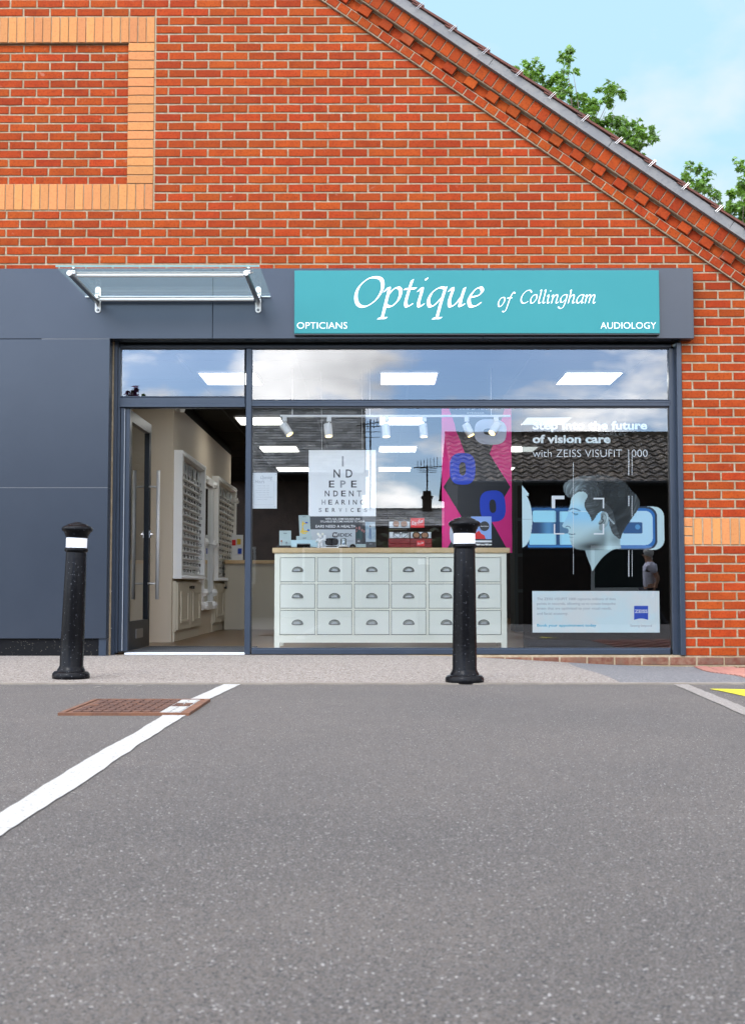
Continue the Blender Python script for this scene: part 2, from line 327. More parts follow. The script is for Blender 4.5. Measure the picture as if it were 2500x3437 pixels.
# ------------------------------------------------------------------ lettering
def _font_mesh(s, weight=0., shear=0., spacing=1.):
    c = bpy.data.curves.new('lettering', 'FONT'); c.body = s; c.size = 1; c.offset = weight; c.shear = shear; c.space_character = spacing
    c.resolution_u = 3; c.fill_mode = 'FRONT'
    o = bpy.data.objects.new('lettering', c); COL.objects.link(o)
    me = bpy.data.meshes.new_from_object(o)
    n = len(me.vertices); co = np.zeros(n * 3); me.vertices.foreach_get('co', co); co = co.reshape(-1, 3)
    fs = [tuple(p.vertices) for p in me.polygons]
    bpy.data.objects.remove(o); bpy.data.curves.remove(c); bpy.data.meshes.remove(me)
    return co, fs
_H = None
def text_mb(mb, s, x0, x1, zb, cap, Y, weight=0., shear=0., spacing=1., mi=0, center=None, frame=None):
    """text between x0 and x1 (or, x1 None: natural width), baseline zb, capital height cap, in the plane Y facing the street"""
    global _H
    if _H is None: co, _ = _font_mesh('H'); _H = co[:, 1].max() - co[:, 1].min()
    co, fs = _font_mesh(s, weight, shear, spacing)
    if len(co) == 0: return
    k = cap / _H; a, b = co[:, 0].min(), co[:, 0].max()
    kx = k if x1 is None else (x1 - x0) / (b - a)
    if center is not None: x0 = center - (b - a) * kx / 2
    P = [(x0 + (c[0] - a) * kx, zb + c[1] * k) for c in co]
    vs = [(p[0], Y, p[1]) for p in P] if frame is None else [frame(*p) for p in P]
    mb.add(vs, fs, mi)
G = {  # pen strokes for the calligraphic sign writing : x-height 1
 'O': (1.35, [[(.95, 1.52), (.55, 1.50), (.18, 1.1), (.10, .6), (.30, .12), (.68, 0), (1.1, .35), (1.28, .9), (1.18, 1.35), (.95, 1.52)]]),
 'C': (1.05, [[(1.12, 1.25), (1.0, 1.48), (.65, 1.5), (.28, 1.15), (.12, .6), (.26, .12), (.6, 0), (.98, .22)]]),
 'p': (.88, [[(.0, .78), (.12, .97), (.2, .9), (.2, .2), (.2, -.62)], [(.2, .55), (.38, .88), (.6, 1.0), (.78, .8), (.76, .35), (.52, .02), (.3, .03), (.2, .12)], [(.02, -.62), (.4, -.60)]]),
 't': (.58, [[(.26, 1.4), (.22, .9), (.2, .25), (.32, .0), (.56, .16)], [(.0, .92), (.52, .95)]]),
 'i': (.46, [[(.02, .8), (.14, .97), (.2, .85), (.18, .2), (.28, .0), (.46, .15)], [(.24, 1.38), (.30, 1.44), (.27, 1.48)]]),
 'q': (.88, [[(.76, .95), (.5, 1.0), (.2, .75), (.1, .35), (.22, .03), (.42, .06), (.72, .5)], [(.78, 1.02), (.72, .2), (.70, -.62)], [(.52, -.62), (.9, -.6)]]),
 'u': (.92, [[(.02, .8), (.14, .97), (.2, .85), (.16, .3), (.28, .0), (.5, .15), (.7, .55)], [(.74, .98), (.70, .3), (.74, .02), (.94, .15)]]),
 'e': (.76, [[(.14, .48), (.5, .58), (.64, .8), (.5, 1.0), (.26, .85), (.10, .4), (.24, .03), (.48, .02), (.72, .22)]]),
 'o': (.84, [[(.52, 1.0), (.24, .85), (.10, .4), (.24, .03), (.48, .06), (.72, .5), (.70, .88), (.52, 1.0)]]),
 'f': (.58, [[(.86, 1.42), (.66, 1.55), (.48, 1.2), (.34, .5), (.22, -.3), (.02, -.58), (-.16, -.48)], [(.08, .92), (.64, .95)]]),
 'l': (.42, [[(.06, 1.42), (.18, 1.56), (.2, 1.2), (.16, .25), (.26, .0), (.42, .14)]]),
 'n': (.90, [[(.0, .78), (.12, .97), (.18, .85), (.16, 0)], [(.17, .5), (.4, .92), (.6, .98), (.68, .7), (.64, .2), (.72, 0), (.9, .15)]]),
 'h': (.90, [[(.06, 1.42), (.18, 1.56), (.2, 1.2), (.16, 0)], [(.17, .5), (.4, .92), (.6, .98), (.68, .7), (.64, .2), (.72, 0), (.9, .15)]]),
 'm': (1.35, [[(.0, .78), (.12, .97), (.18, .85), (.16, 0)], [(.17, .5), (.36, .92), (.54, .98), (.60, .7), (.58, 0)], [(.6, .5), (.82, .92), (1.0, .98), (1.08, .7), (1.05, .2), (1.14, 0), (1.32, .15)]]),
 'g': (.86, [[(.76, .95), (.5, 1.0), (.2, .75), (.12, .4), (.24, .12), (.46, .15), (.72, .5)], [(.78, 1.0), (.72, .1), (.6, -.45), (.3, -.62), (.04, -.42)]]),
 'a': (.88, [[(.74, .95), (.5, 1.0), (.2, .75), (.1, .35), (.22, .03), (.42, .06), (.72, .5)], [(.76, .98), (.70, .3), (.74, .02), (.92, .15)]]),
 'R': (1.15, [[(.35, 1.5), (.25, .7), (.15, 0)], [(-.2, 1.1), (.1, 1.5), (.7, 1.6), (.95, 1.3), (.7, .95), (.3, .75)], [(.35, .8), (.7, .3), (1.05, 0)]]),
 'B': (1.1, [[(.4, 1.6), (.25, .8), (.15, .1)], [(.1, 1.2), (.5, 1.7), (.85, 1.5), (.7, 1.05), (.35, .85), (.85, .75), (.9, .3), (.5, 0), (.1, .1)]]),
 'y': (.9, [[(.05, 1), (.12, .4), (.3, .1), (.6, .4), (.75, 1)], [(.75, 1), (.6, 0), (.4, -.5), (.1, -.5)]]),
 '-': (.5, [[(.1, .5), (.42, .52)]]),
 'A': (1.3, [[(.0, 0), (.5, .9), (.95, 1.5), (.95, 0)], [(.3, .5), (.95, .55)]]),
}
def spline(p, n=7):
    if len(p) < 3: return [((p[0][0] * (1 - t) + p[1][0] * t), (p[0][1] * (1 - t) + p[1][1] * t)) for t in [i / 4 for i in range(5)]]
    P = [p[0]] + list(p) + [p[-1]]
    if p[0] == p[-1]: P[0] = p[-2]; P[-1] = p[1]
    o = []
    for i in range(1, len(P) - 2):
        for j in range(n):
            t = j / n; q = []
            for k in (0, 1):
                a, b, c, d = P[i - 1][k], P[i][k], P[i + 1][k], P[i + 2][k]
                q.append(.5 * (2 * b + (c - a) * t + (2 * a - 5 * b + 4 * c - d) * t * t + (3 * b - a - 3 * c + d) * t ** 3))
            o.append(tuple(q))
    o.append(tuple(p[-1])); return o
def pen_mb(mb, s, x0, x1, zb, xh, Y, nib=.16, hair=.035, shear=.22, ang=40, mi=0, lift=.0004):
    w = sum(G[c][0] + .06 if c != ' ' else .5 for c in s); k = (x1 - x0) / w; cx = 0.; lev = 0
    nv = (math.cos(R(ang)) * nib / 2, math.sin(R(ang)) * nib / 2)
    for c in s:
        if c == ' ': cx += .5; continue
        for st in G[c][1]:
            q = [(x, y) for x, y in spline(st)]
            for kind in (0, 1):
                vs = []
                for i, (x, y) in enumerate(q):
                    if kind == 0: dx, dy = nv
                    else:
                        a, b = q[max(i - 1, 0)], q[min(i + 1, len(q) - 1)]; L = math.hypot(b[0] - a[0], b[1] - a[1]) or 1
                        dx, dy = -(b[1] - a[1]) / L * hair, (b[0] - a[0]) / L * hair
                    for sg in (1, -1):
                        xx, yy = x + dx * sg, y + dy * sg
                        vs.append((x0 + (cx + xx + shear * yy) * k, Y - lift * (lev % 4), zb + yy * xh))
                mb.add(vs, [(2 * i, 2 * i + 1, 2 * i + 3, 2 * i + 2) for i in range(len(q) - 1)], mi); lev += 1
        cx += G[c][0] + .06
def plate(mb, x0, x1, z0, z1, Y, th=.002, mi=0): mb.box((x0, Y, z0), (x1, Y + th, z1), mi); return mb
def blob(cx, cz, rx, rz, n=20, sq=2.6, rot=0.):       # rounded super-ellipse outline
    o = []
    for i in range(n):
        t = 2 * math.pi * i / n; c, s_ = math.cos(t), math.sin(t)
        x = abs(c) ** (2 / sq) * math.copysign(rx, c); z = abs(s_) ** (2 / sq) * math.copysign(rz, s_)
        o.append((cx + x * math.cos(rot) - z * math.sin(rot), cz + x * math.sin(rot) + z * math.cos(rot)))
    return o
# ------------------------------------------------------------------ ground
def sst(a, b, x): t = min(max((x - a) / (b - a), 0), 1); return t * t * (3 - 2 * t)
def g(x, y):
    z = -.092 * sst(.2, 2.5, x) * sst(-2.9, -.2, y) - .10 * sst(2.5, 5, x) * sst(-2.9, -.2, y)
    z -= .37 * sst(-8.7, -13.0, y) if False else .37 * sst(8.7, 13.0, -y)
    return z
def patch(name, p00, p10, p11, p01, n, m_, dz, mt, jit=0., kind='structure', parent=None):
    rr = random.Random(len(name)); vs = []; fs = []
    for j in range(m_ + 1):
        for i in range(n + 1):
            u, v = i / n, j / m_
            x = (p00[0] * (1 - u) + p10[0] * u) * (1 - v) + (p01[0] * (1 - u) + p11[0] * u) * v
            y = (p00[1] * (1 - u) + p10[1] * u) * (1 - v) + (p01[1] * (1 - u) + p11[1] * u) * v
            if jit and i in (0, n): x += rr.uniform(-jit, jit)
            vs.append((x, y, g(x, y) + dz))
    for j in range(m_):
        for i in range(n): a = j * (n + 1) + i; fs.append((a, a + 1, a + n + 2, a + n + 1))
    if kind and dz < .02:      # turned-down front edge
        b_ = len(vs); vs += [(vs[i][0], vs[i][1] - .001, vs[i][2] - .02) for i in range(n + 1)]; fs += [(b_ + i, b_ + i + 1, i + 1, i) for i in range(n)]
    mb = MB(); mb.add(vs, fs); o = mb.build(name, mt, parent)
    if kind: o['kind'] = kind
    return o
def gp(px, py, z=0.):      # picture point on the ground (iterated)
    for _ in range(6):
        d = ray(px, py); t = (z - CAMZ) / d.z; p = (t * d.x, CAMY + t * d.y); z = g(*p)
    return p
# one big sheet of car park to the horizon
xs = [-150, -60, -25, -12, -7] + [-5 + .5 * i for i in range(23)] + [8, 12, 25, 60, 150]
ys = [-160, -80, -50, -35, -25, -20] + [-17 + .5 * i for i in range(34)] + [.02, 3, 15, 40, 100]
vs = [(x, y, g(x, y) - (.30 if y > 1 and -7 < x < 7 else 0)) for y in ys for x in xs]; nx = len(xs)
fs = [(j * nx + i, j * nx + i + 1, (j + 1) * nx + i + 1, (j + 1) * nx + i) for j in range(len(ys) - 1) for i in range(nx - 1)]
mb = MB(); mb.add(vs, fs); mb.build('car_park_ground', 'asphalt', None, True)['kind'] = 'structure'
KY = gp(833, 1515)[1]        # the flush kerb line
# pavement of light gravel, dark tarmac patch at the right, edging, paint
a1, a2 = gp(1288, 1470), gp(1366, 1511)
patch('gravel_pavement', (-6, KY), (a2[0], KY), (a1[0] - .12, .05), (-6, .05), 40, 14, .004, M['gravel'])
patch('tarmac_pavement', (a2[0], KY), (8, KY), (8, .05), (a1[0] - .12, .05), 40, 14, .0045, M['tarpatch'])
patch('kerb_edging', (-6, KY - .075), (8, KY - .075), (8, KY + .012), (-6, KY + .012), 80, 2, .008, M['kerb'], 0)
b0, b1, b2, b3 = gp(1523, 1476), gp(1650, 1507), gp(1660, 1490), gp(1600, 1478)
# pink pavers, each block its own piece
pv = tag(bpy.data.objects.new('pink_paving', None), None, None, None, 'structure'); COL.objects.link(pv)
base = MB(); k = 0
ang = math.atan2(b1[1] - b0[1], b1[0] - b0[0])
for i in range(14):
    for j in range(10):
        u, v = i * .205 + (j % 2) * .1, j * .105
        c0 = (b0[0] + .03 + u * math.cos(ang) - v * math.sin(ang), b0[1] + u * math.sin(ang) + v * math.cos(ang))
        if c0[1] > -.06 or c0[0] > 5: continue
        pm = MB(); q = []
        for du, dv in ((0, 0), (.196, 0), (.196, .096), (0, .096)):
            x = c0[0] + du * math.cos(ang) - dv * math.sin(ang); y = c0[1] + du * math.sin(ang) + dv * math.cos(ang); q.append((x, min(y, -.01)))
        z = g(*c0); pm.add([(x, y, z + .0) for x, y in q] + [(x, y, z + .014) for x, y in q], [(4, 5, 6, 7), (0, 1, 5, 4), (1, 2, 6, 5), (2, 3, 7, 6), (3, 0, 4, 7)])
        pm.build('paver', 'pavers', pv)
# bay lines
def pline(name, pts_l, pts_r, m_, dz, n=60):
    """worn painted strip between two picture edges on the ground"""
    rr = random.Random(3); vs = []
    A = [gp(*p) for p in pts_l]; B = [gp(*p) for p in pts_r]
    def samp(P, t):
        t *= len(P) - 1; i = min(int(t), len(P) - 2); f = t - i; return (P[i][0] * (1 - f) + P[i + 1][0] * f, P[i][1] * (1 - f) + P[i + 1][1] * f)
    wl_, wr = 0, 0
    for i in range(n + 1):
        p, q = samp(A, i / n), samp(B, i / n); wl_ = wl_ * .6 + rr.uniform(-.003, .003); wr = wr * .6 + rr.uniform(-.003, .003)
        vs += [(p[0] + wl_, p[1], g(*p) + dz), (q[0] + wr, q[1], g(*q) + dz)]
    mb = MB(); mb.add(vs, [(2 * i, 2 * i + 1, 2 * i + 3, 2 * i + 2) for i in range(n)]); o = mb.build(name, m_)
    o['kind'] = 'structure'; return o
pline('white_bay_line', [(500.5, 1515.5), (414, 1553), (364, 1583), (306, 1620.5), (180, 1690), (0, 1804), (-260, 1970), (-1200, 2600)],
      [(536.5, 1515.5), (458, 1553), (411, 1585), (306, 1653), (180, 1739), (0, 1855), (-260, 2028), (-900, 2440)], M['linew'], .003, 90)
pline('pale_bay_line', [(1492, 1517.5), (1555, 1545), (1650, 1587), (2000, 1740)], [(1524, 1517.5), (1592, 1545), (1655, 1570), (2100, 1740)], M['lineg'], .003)
pline('yellow_bay_line', [(1573, 1528), (1600, 1533), (1655, 1545)], [(1576, 1527.3), (1610, 1527.5), (1660, 1529)], M['liney'], .003, 20)
for dx in (0, .22):
    o = patch('yellow_road_line', (2.9 + dx, -17), (3.0 + dx, -17), (3.75 + dx * 1.3, -10.6), (3.65 + dx * 1.3, -10.6), 2, 20, .004, M['liney'])

# faint old paint scuffs beside the bollard
for (px, py, w_) in ((150, 1530, 14), (205, 1524, 22), (262, 1527, 10), (300, 1522, 16), (118, 1536, 8), (180, 1538, 9)):
    p, q = gp(px, py), gp(px + w_, py - 2); m_ = MB(); m_.add([(p[0], p[1], .0035), ((p[0] + q[0]) / 2, p[1] - .006, .0035), (q[0], q[1], .0035), ((p[0] + q[0]) / 2, q[1] + .012, .0035)], [(0, 1, 2, 3)]); o = m_.build('paint_scuff', 'lineg'); o['kind'] = 'structure'
# manhole cover
mc = empty('manhole_cover', (-1.08, -4.55, 0), 'rusty square manhole cover crossed by the white bay line', 'manhole cover')
c = [gp(130, 1586), gp(437, 1586), gp(463, 1554), gp(186, 1554)]
x0, x1, y0, y1 = (c[0][0] + c[3][0]) / 2 + .022, (c[1][0] + c[2][0]) / 2 - .014, c[0][1], c[3][1]
rim = MB(); w = .022
for (a, b, c_, d) in ((x0, y0, x1, y0 + w), (x0, y1 - w, x1, y1), (x0, y0 + w, x0 + w, y1 - w), (x1 - w, y0 + w, x1, y1 - w)): rim.box((a, b, -.02), (c_, d, .0125))
part(rim, 'cover_frame', 'rust', mc)
pl = MB().box((x0 + w + .004, y0 + w + .004, -.02), (x1 - w - .004, y1 - w - .004, .009)); pl = part(pl, 'cover_plate', 'rust', mc)
lx = lambda y: gp(440, 1570)[0] - .048
L0, L1 = -.935, -.845
nxb, nyb = 11, 7
for i in range(nxb):
    for j in range(nyb):
        cx = x0 + .045 + (i + .5) * (x1 - x0 - .09) / nxb; cy = y0 + .045 + (j + .5) * (y1 - y0 - .09) / nyb
        bx = MB().box((cx - .017, cy - .028, .009), (cx + .017, cy + .028, .0135)); tr = rnd.random()
        part(bx, 'raised_block', 'linew' if L0 < cx < L1 and tr < .8 else 'rustd', pl)
pt = MB().box((L0, y0 + .001, .0091), (L1, y1 - .001, .0098)); part(pt, 'paint_stripe', 'linew', pl)
ks = MB()
for s_ in (-1, 1): ks.box(((x0 + x1) / 2 + s_ * .2 - .02, (y0 + y1) / 2 - .015, .009), ((x0 + x1) / 2 + s_ * .2 + .02, (y0 + y1) / 2 + .015, .0155))
part(ks, 'key_hole_boss', 'rust', mc)

# ------------------------------------------------------------------ the building
bld = empty('brick_shop', (0, 0, 0), 'orange red brick gabled shop with slate blue cladding and big window', 'building')
ZR0, ZR1 = Z(465, 0), Z(1454.5, 0); PIT = (ZR0 - ZR1) / 49.0
XS = (at(833 + 45.15 * 10, 700, 0).x - at(833, 700, 0).x) / (45.15 * 10) * 1.0      # metres per displayed px
BL = 90.45 / 1.515151 * XS                                                         # brick pitch
XJ = at(560.6 / 1.515151, 465, 0).x + .0
JT = .0142
pA, pB = at(1056, 234, 0), at(1632, 626, 0)
u = Vector((pB.x - pA.x, pB.z - pA.z)); u.normalize(); nn = Vector((-u.y, u.x))
if nn.y < 0: nn = -nn
CL = nn.x * pA.x + nn.y * pA.z          # verge line : nn . p = CL
XL_CL = -5.2
fas = dict(x1=X(1536.5, -.12, 700), z0=Z(749.5, -.12), z1=Z(593.5, -.12))
# buff picture frame with a sunk brick panel (top left)
FX1 = at(341.5, 250, 0).x; FXI = at(283, 250, 0).x
FZT, FZ1, FZ0, FZB = ZR0 + 22 * PIT, ZR0 + 19 * PIT, ZR0 + 3 * PIT, ZR0 + 0 * PIT
FXL = -4.45; FXO = FXL - .22
XF_L = X(245, 0); XW_R = X(1513.5, 0, 1200)       # wall opening for the shopfront
ZOP = Z(700, 0)
wall = MB()
def wrect(x0, z0, x1, z1, ya=.006, yb=.30):
    p = clip_half([(x0, z0), (x1, z0), (x1, z1), (x0, z1)], nn.x, nn.y, CL)
    if len(p) > 2 and area(p) > 1e-4: wall.prism(p, ya, yb)
XMAX = 6.2
wrect(-9, ZOP, FXO + .215, 9); wrect(FXI, ZOP, XMAX, 9); wrect(FXO + .215, ZOP, FXI, FZ0); wrect(FXO + .215, FZ1, FXI, 9)
wrect(FXO + .215, FZ0, FXI, FZ1, .036, .30)
wrect(XW_R, -.5, XMAX, ZOP); wrect(-9, -.5, XF_L, ZOP); wrect(XF_L, -.5, XW_R, Z(1452, 0), .006, .25)
wall = part(wall, 'gable_wall', 'mortar', bld)
# bricks
def brick_mesh(w, h, d=.028, seed=0, e=.0028):
    q = random.Random(seed); j = lambda s_=.0013: q.uniform(-s_, s_)
    vs = [(-w / 2, d, -h / 2), (w / 2, d, -h / 2), (w / 2, d, h / 2), (-w / 2, d, h / 2)]
    c1 = [(-w / 2 + j(), .004, -h / 2 + j()), (0, .004, -h / 2 + j()), (w / 2 + j(), .004, -h / 2 + j()), (w / 2 + j(), .004, h / 2 + j()), (0, .004, h / 2 + j()), (-w / 2 + j(), .004, h / 2 + j())]
    c2 = [(x - math.copysign(e, x) if x else 0, j(.0008), z - math.copysign(e, z)) for x, y, z in c1]
    fs = [(10, 11, 6, 7), (9, 10, 7, 8)]
    for i in range(6): fs.append((4 + i, 4 + (i + 1) % 6, 10 + (i + 1) % 6, 10 + i))
    V = vs + c1 + c2
    fs += [(0, 1, 6, 5, 4), (1, 2, 7, 6), (2, 3, 9, 8, 7), (3, 0, 4, 9)]
    return V, fs
def fixf(fs): return fs
def mesh_of(name, V, Fs, m_):
    me = bpy.data.meshes.new(name); me.from_pydata(V, [], Fs); me.materials.append(m_); me.validate(); return me
stretch = []
for s_ in range(6):
    V, Fs = brick_mesh(BL - JT, PIT - JT, seed=s_)
    # index fix : c1 are 4..9, c2 are 10..15
    Fs = [(10, 11, 14, 15), (11, 12, 13, 14)] + [(4 + i, 4 + (i + 1) % 6, 10 + (i + 1) % 6, 10 + i) for i in range(6)] + [(0, 1, 6, 5, 4), (1, 2, 7, 6), (2, 3, 9, 8, 7), (3, 0, 4, 9)]
    stretch.append((V, Fs, mesh_of('brick', V, Fs, M['brick'])))
BF = stretch[0][1]
cands = []; cutpieces = []
rowtop = int((ZR0 + 60 * PIT - 0) / PIT)
for r in range(-66, 51):
    zc = ZR0 - (r + .5) * PIT
    if zc > 8.5: continue
    off = 0 if r % 2 == 0 else BL / 2
    for k in range(-28, 40):
        xa = XJ + off + k * BL; xb = xa + BL
        if xb < -6.3 or xa > 5.6: continue
        lo, hi, zl, zh = xa + JT / 2, xb - JT / 2, zc - (PIT - JT) / 2, zc + (PIT - JT) / 2
        segs = [(lo, hi, 0.)]
        zt = zc
        if FZB < zt < FZT:                                   # cut round the buff frame
            ns = []
            for (a, b, y) in segs:
                if a < FX1 and b > FXO:
                    if b > FX1 + JT: ns.append((max(a, FX1 + JT * .8), b, 0.))
                    if a < FXO - JT: ns.append((a, min(b, FXO - JT), 0.))
                    if FZ0 < zt < FZ1:
                        a2, b2 = max(a, FXO + .215 + .002), min(b, FXI - .004)
                        if b2 - a2 > .03: ns.append((a2, b2, .03))
                else: ns.append((a, b, y))
            segs = ns
        if zt < ZOP - .02:
            ns = []
            low = zt < Z(1452, 0)
            for (a, b, y) in segs:
                if low: ns.append((a, b, y)); continue
                if b > XW_R + .01: ns.append((max(a, XW_R + .002), b, y))
                elif a < XF_L - .3: pass
            segs = ns
        if 33 < r + .5 < 37:                                 # buff band on the right pier
            if r in (34, 35, 36): segs = []
        for (a, b, y) in segs:
            if b - a < .022: continue
            poly = clip_half([(a, zl), (b, zl), (b, zh), (a, zh)], nn.x, nn.y, CL - .006)
            if len(poly) < 3 or area(poly) < 2e-4: continue
            full = len(poly) == 4 and abs(area(poly) - (b - a) * (zh - zl)) < 1e-7 and abs((b - a) - (BL - JT)) < 1e-4
            vis = -3.3 < (a + b) / 2 < 3.2 and zc < 5.3
            cands.append((full, vis, (a + b) / 2, zc, y, poly))
# 300 best-seen whole bricks are objects, the others one joined piece
full_vis = [c for c in cands if c[0] and c[1]]
full_vis.sort(key=lambda c: abs(c[2] - .1) + abs(c[3] - 2.9) * .9)
single = set(id(c) for c in full_vis[:300]); rest = MB()
for c in cands:
    full, vis, cx, zc, y, poly = c
    if id(c) in single:
        o = bpy.data.objects.new('brick', rnd.choice(stretch)[2]); o.location = (cx, y + rnd.uniform(-.0012, .0012), zc); o.parent = wall; COL.objects.link(o)
    elif full:
        V, Fs, _ = rnd.choice(stretch); dy = rnd.uniform(-.0012, .0012)
        rest.add([(v[0] + cx, v[1] + y + dy, v[2] + zc) for v in V], Fs, 1 if zc < 0 else 0)
    else:
        mx_, mz_ = sum(p[0] for p in poly) / len(poly), sum(p[1] for p in poly) / len(poly); e = .0028
        ins = [(mx_ + (p[0] - mx_) * max(0, 1 - e / max(abs(p[0] - mx_), .01)), mz_ + (p[1] - mz_) * max(0, 1 - e / max(abs(p[1] - mz_), .01))) for p in poly]
        n = len(poly); dy = rnd.uniform(-.001, .001) + y
        vs = [(p[0], dy + .028, p[1]) for p in poly] + [(p[0], dy + .004, p[1]) for p in poly] + [(p[0], dy, p[1]) for p in ins]
        rest.add(vs, [(i, (i + 1) % n, n + (i + 1) % n, n + i) for i in range(n)] + [(n + i, n + (i + 1) % n, 2 * n + (i + 1) % n, 2 * n + i) for i in range(n)] + [tuple(range(2 * n, 3 * n))], 1 if zc < 0 else 0)
o = part(rest, 'bricks_beyond', ['brick_i', 'dusty'], wall); o['kind'] = 'stuff'
def piece(x0, x1, z0, z1, name, m_, y=0., parent=wall, d=.028):
    V, _ = brick_mesh(x1 - x0, z1 - z0, d, rnd.randint(0, 999))
    mb = MB(); mb.add([(v[0] + (x0 + x1) / 2, v[1] + y, v[2] + (z0 + z1) / 2) for v in V], BF); return part(mb, name, m_, parent)
# buff frame bricks
SP = .0725; jj = .006
x = FX1
while x > FXO + .05:
    piece(x - SP + jj / 2, x - jj / 2, FZ1 + jj / 2, FZT - jj, 'buff_brick', 'buff', -.002)
    piece(x - SP + jj / 2, x - jj / 2, FZB + jj, FZ0 - jj / 2, 'buff_brick', 'buff', -.002); x -= SP
for i in range(16):
    piece(FXI, FX1 - .003, FZ0 + i * PIT + jj / 2, FZ0 + (i + 1) * PIT - jj / 2, 'buff_brick', 'buff', -.002)
    piece(FXO, FXO + .21, FZ0 + i * PIT + jj / 2, FZ0 + (i + 1) * PIT - jj / 2, 'buff_brick', 'buff', -.002)
# buff band on the right pier
zb0, zb1 = ZR0 - 37 * PIT, ZR0 - 34 * PIT
xq = at(2327.7 / 1.515151, 1180, 0).x
for i in range(3): piece(XW_R + .002, xq - .006, zb0 + i * PIT + .005, zb0 + (i + 1) * PIT - .005, 'buff_brick', 'buff')
for i in range(32): piece(xq + i * .0752 + .005, xq + (i + 1) * .0752 - .005, zb0 + .006, zb1 - .006, 'buff_brick', 'buff')

# verge : three projecting courses following the slope
SMAX = 6.6; SMIN = -5.2                       # along the slope from pA
def sl(s_, t): return (pA.x + u.x * s_ + nn.x * t, pA.z + u.y * s_ + nn.y * t)
vg = MB()
def slab(mb, s0, s1, t0, t1, ya, yb, mi=0):
    mb.prism([sl(s0, t0), sl(s1, t0), sl(s1, t1), sl(s0, t1)], ya, yb, mi)
slab(vg, SMIN, SMAX, -.004, .075, -.024, .30); slab(vg, SMIN, SMAX, .0755, .165, -.008, .30); slab(vg, SMIN, SMAX, .1655, .288, -.070, .30)
verge = part(vg, 'verge_courses', 'mortar', bld)
def obrick(s0, s1, t0, t1, y, name):
    mb = MB(); e = .0025; q = lambda: rnd.uniform(-.001, .001)
    f = [sl(s0 + e, t0 + e), sl(s1 - e, t0 + e), sl(s1 - e, t1 - e), sl(s0 + e, t1 - e)]; b_ = [sl(s0 + q(), t0 + q()), sl(s1 + q(), t0 + q()), sl(s1 + q(), t1 + q()), sl(s0 + q(), t1 + q())]
    vs = [(p[0], y + q(), p[1]) for p in f] + [(p[0], y + .004, p[1]) for p in b_] + [(p[0], y + .1, p[1]) for p in b_]
    mb.add(vs, [(0, 1, 2, 3)] + [(4 + i, 4 + (i + 1) % 4, (i + 1) % 4, i) for i in range(4)] + [(8 + i, 8 + (i + 1) % 4, 4 + (i + 1) % 4, 4 + i) for i in range(4)])
    part(mb, name, 'brick', verge)
s_ = SMIN; i = 0; HP = .1075
while s_ < SMAX - .1:
    obrick(s_ + .005, s_ + HP - .005, .004, .070, -.030, 'verge_brick')
    obrick(s_ + .055, s_ + .055 + HP - .005, .082, .158, -.014 if i % 2 else -.050, 'dentil_brick')
    s_ += HP; i += 1
s_ = SMIN; SPV = .0885
while s_ < SMAX - .1:
    obrick(s_ + .0045, s_ + SPV - .0045, .172, .285, -.080, 'soldier_brick'); s_ += SPV
# roof
RY1 = 13.0
rf = MB(); slab(rf, SMIN, SMAX + .4, .40, .44, .0, RY1)
rf.prism([(-9, 6.9), sl(SMIN, .40), sl(SMIN, .44), (-9, 6.95)], 0, RY1)
roof = part(rf, 'roof', 'tile', bld)
ub = MB(); 
s_ = -4.9; k = 0
while s_ < SMAX:                                  # cement verge boards in lengths
    slab(ub, s_ + .002, min(s_ + 1.2, SMAX) - .002, .298, .372, -.105, .0); s_ += 1.2
part(ub, 'verge_board', 'lead', roof)
dr = MB(); slab(dr, SMIN, SMAX, .289, .2965, -.118, .0); part(dr, 'drip_edge', 'lead', roof)
s0c = (at(1600 / 1.515151 + 690 / 1.8333 / 1.515151, 770 / 1.8333 / 1.515151, 0).x - pA.x) / u.x
TP = .332
for k in range(-14, 18):
    sc_ = s0c + k * TP
    if sc_ < SMIN or sc_ > SMAX: continue
    tl_ = MB(); tl_.prism([sl(sc_ - TP - .03, .374), sl(sc_ + .03, .388), sl(sc_ + .03, .408), sl(sc_ - TP - .03, .388)], -.125, .25)
    tl_.prism([sl(sc_ - .07, .368), sl(sc_ + .016, .372), sl(sc_ + .016, .386), sl(sc_ - .07, .376)], -.122, .2)
    part(tl_, 'roof_tile', 'tile', roof)
    cp = MB()
    for dd in (-.007, .007):
        a, b = sl(sc_ - .004 + dd, .345), sl(sc_ + .012 + dd, .420)
        cp.path([(a[0], -.112, a[1]), (a[0], -.132, a[1]), (b[0], -.134, b[1]), (b[0], -.11, b[1])], .0016, 5)
    part(cp, 'tile_clip', 'steel', roof)
# far gable, side wall and soffits so that the building is closed
bk = MB(); bk.box((-9, RY1 - .3, -.5), (XMAX, RY1, 2.9)); bk.box((XMAX - .25, .3, -.5), (XMAX, RY1 - .3, pA.z + u.y * (XMAX - pA.x) / u.x + .2)); part(bk, 'outer_wall', 'housewall', bld)

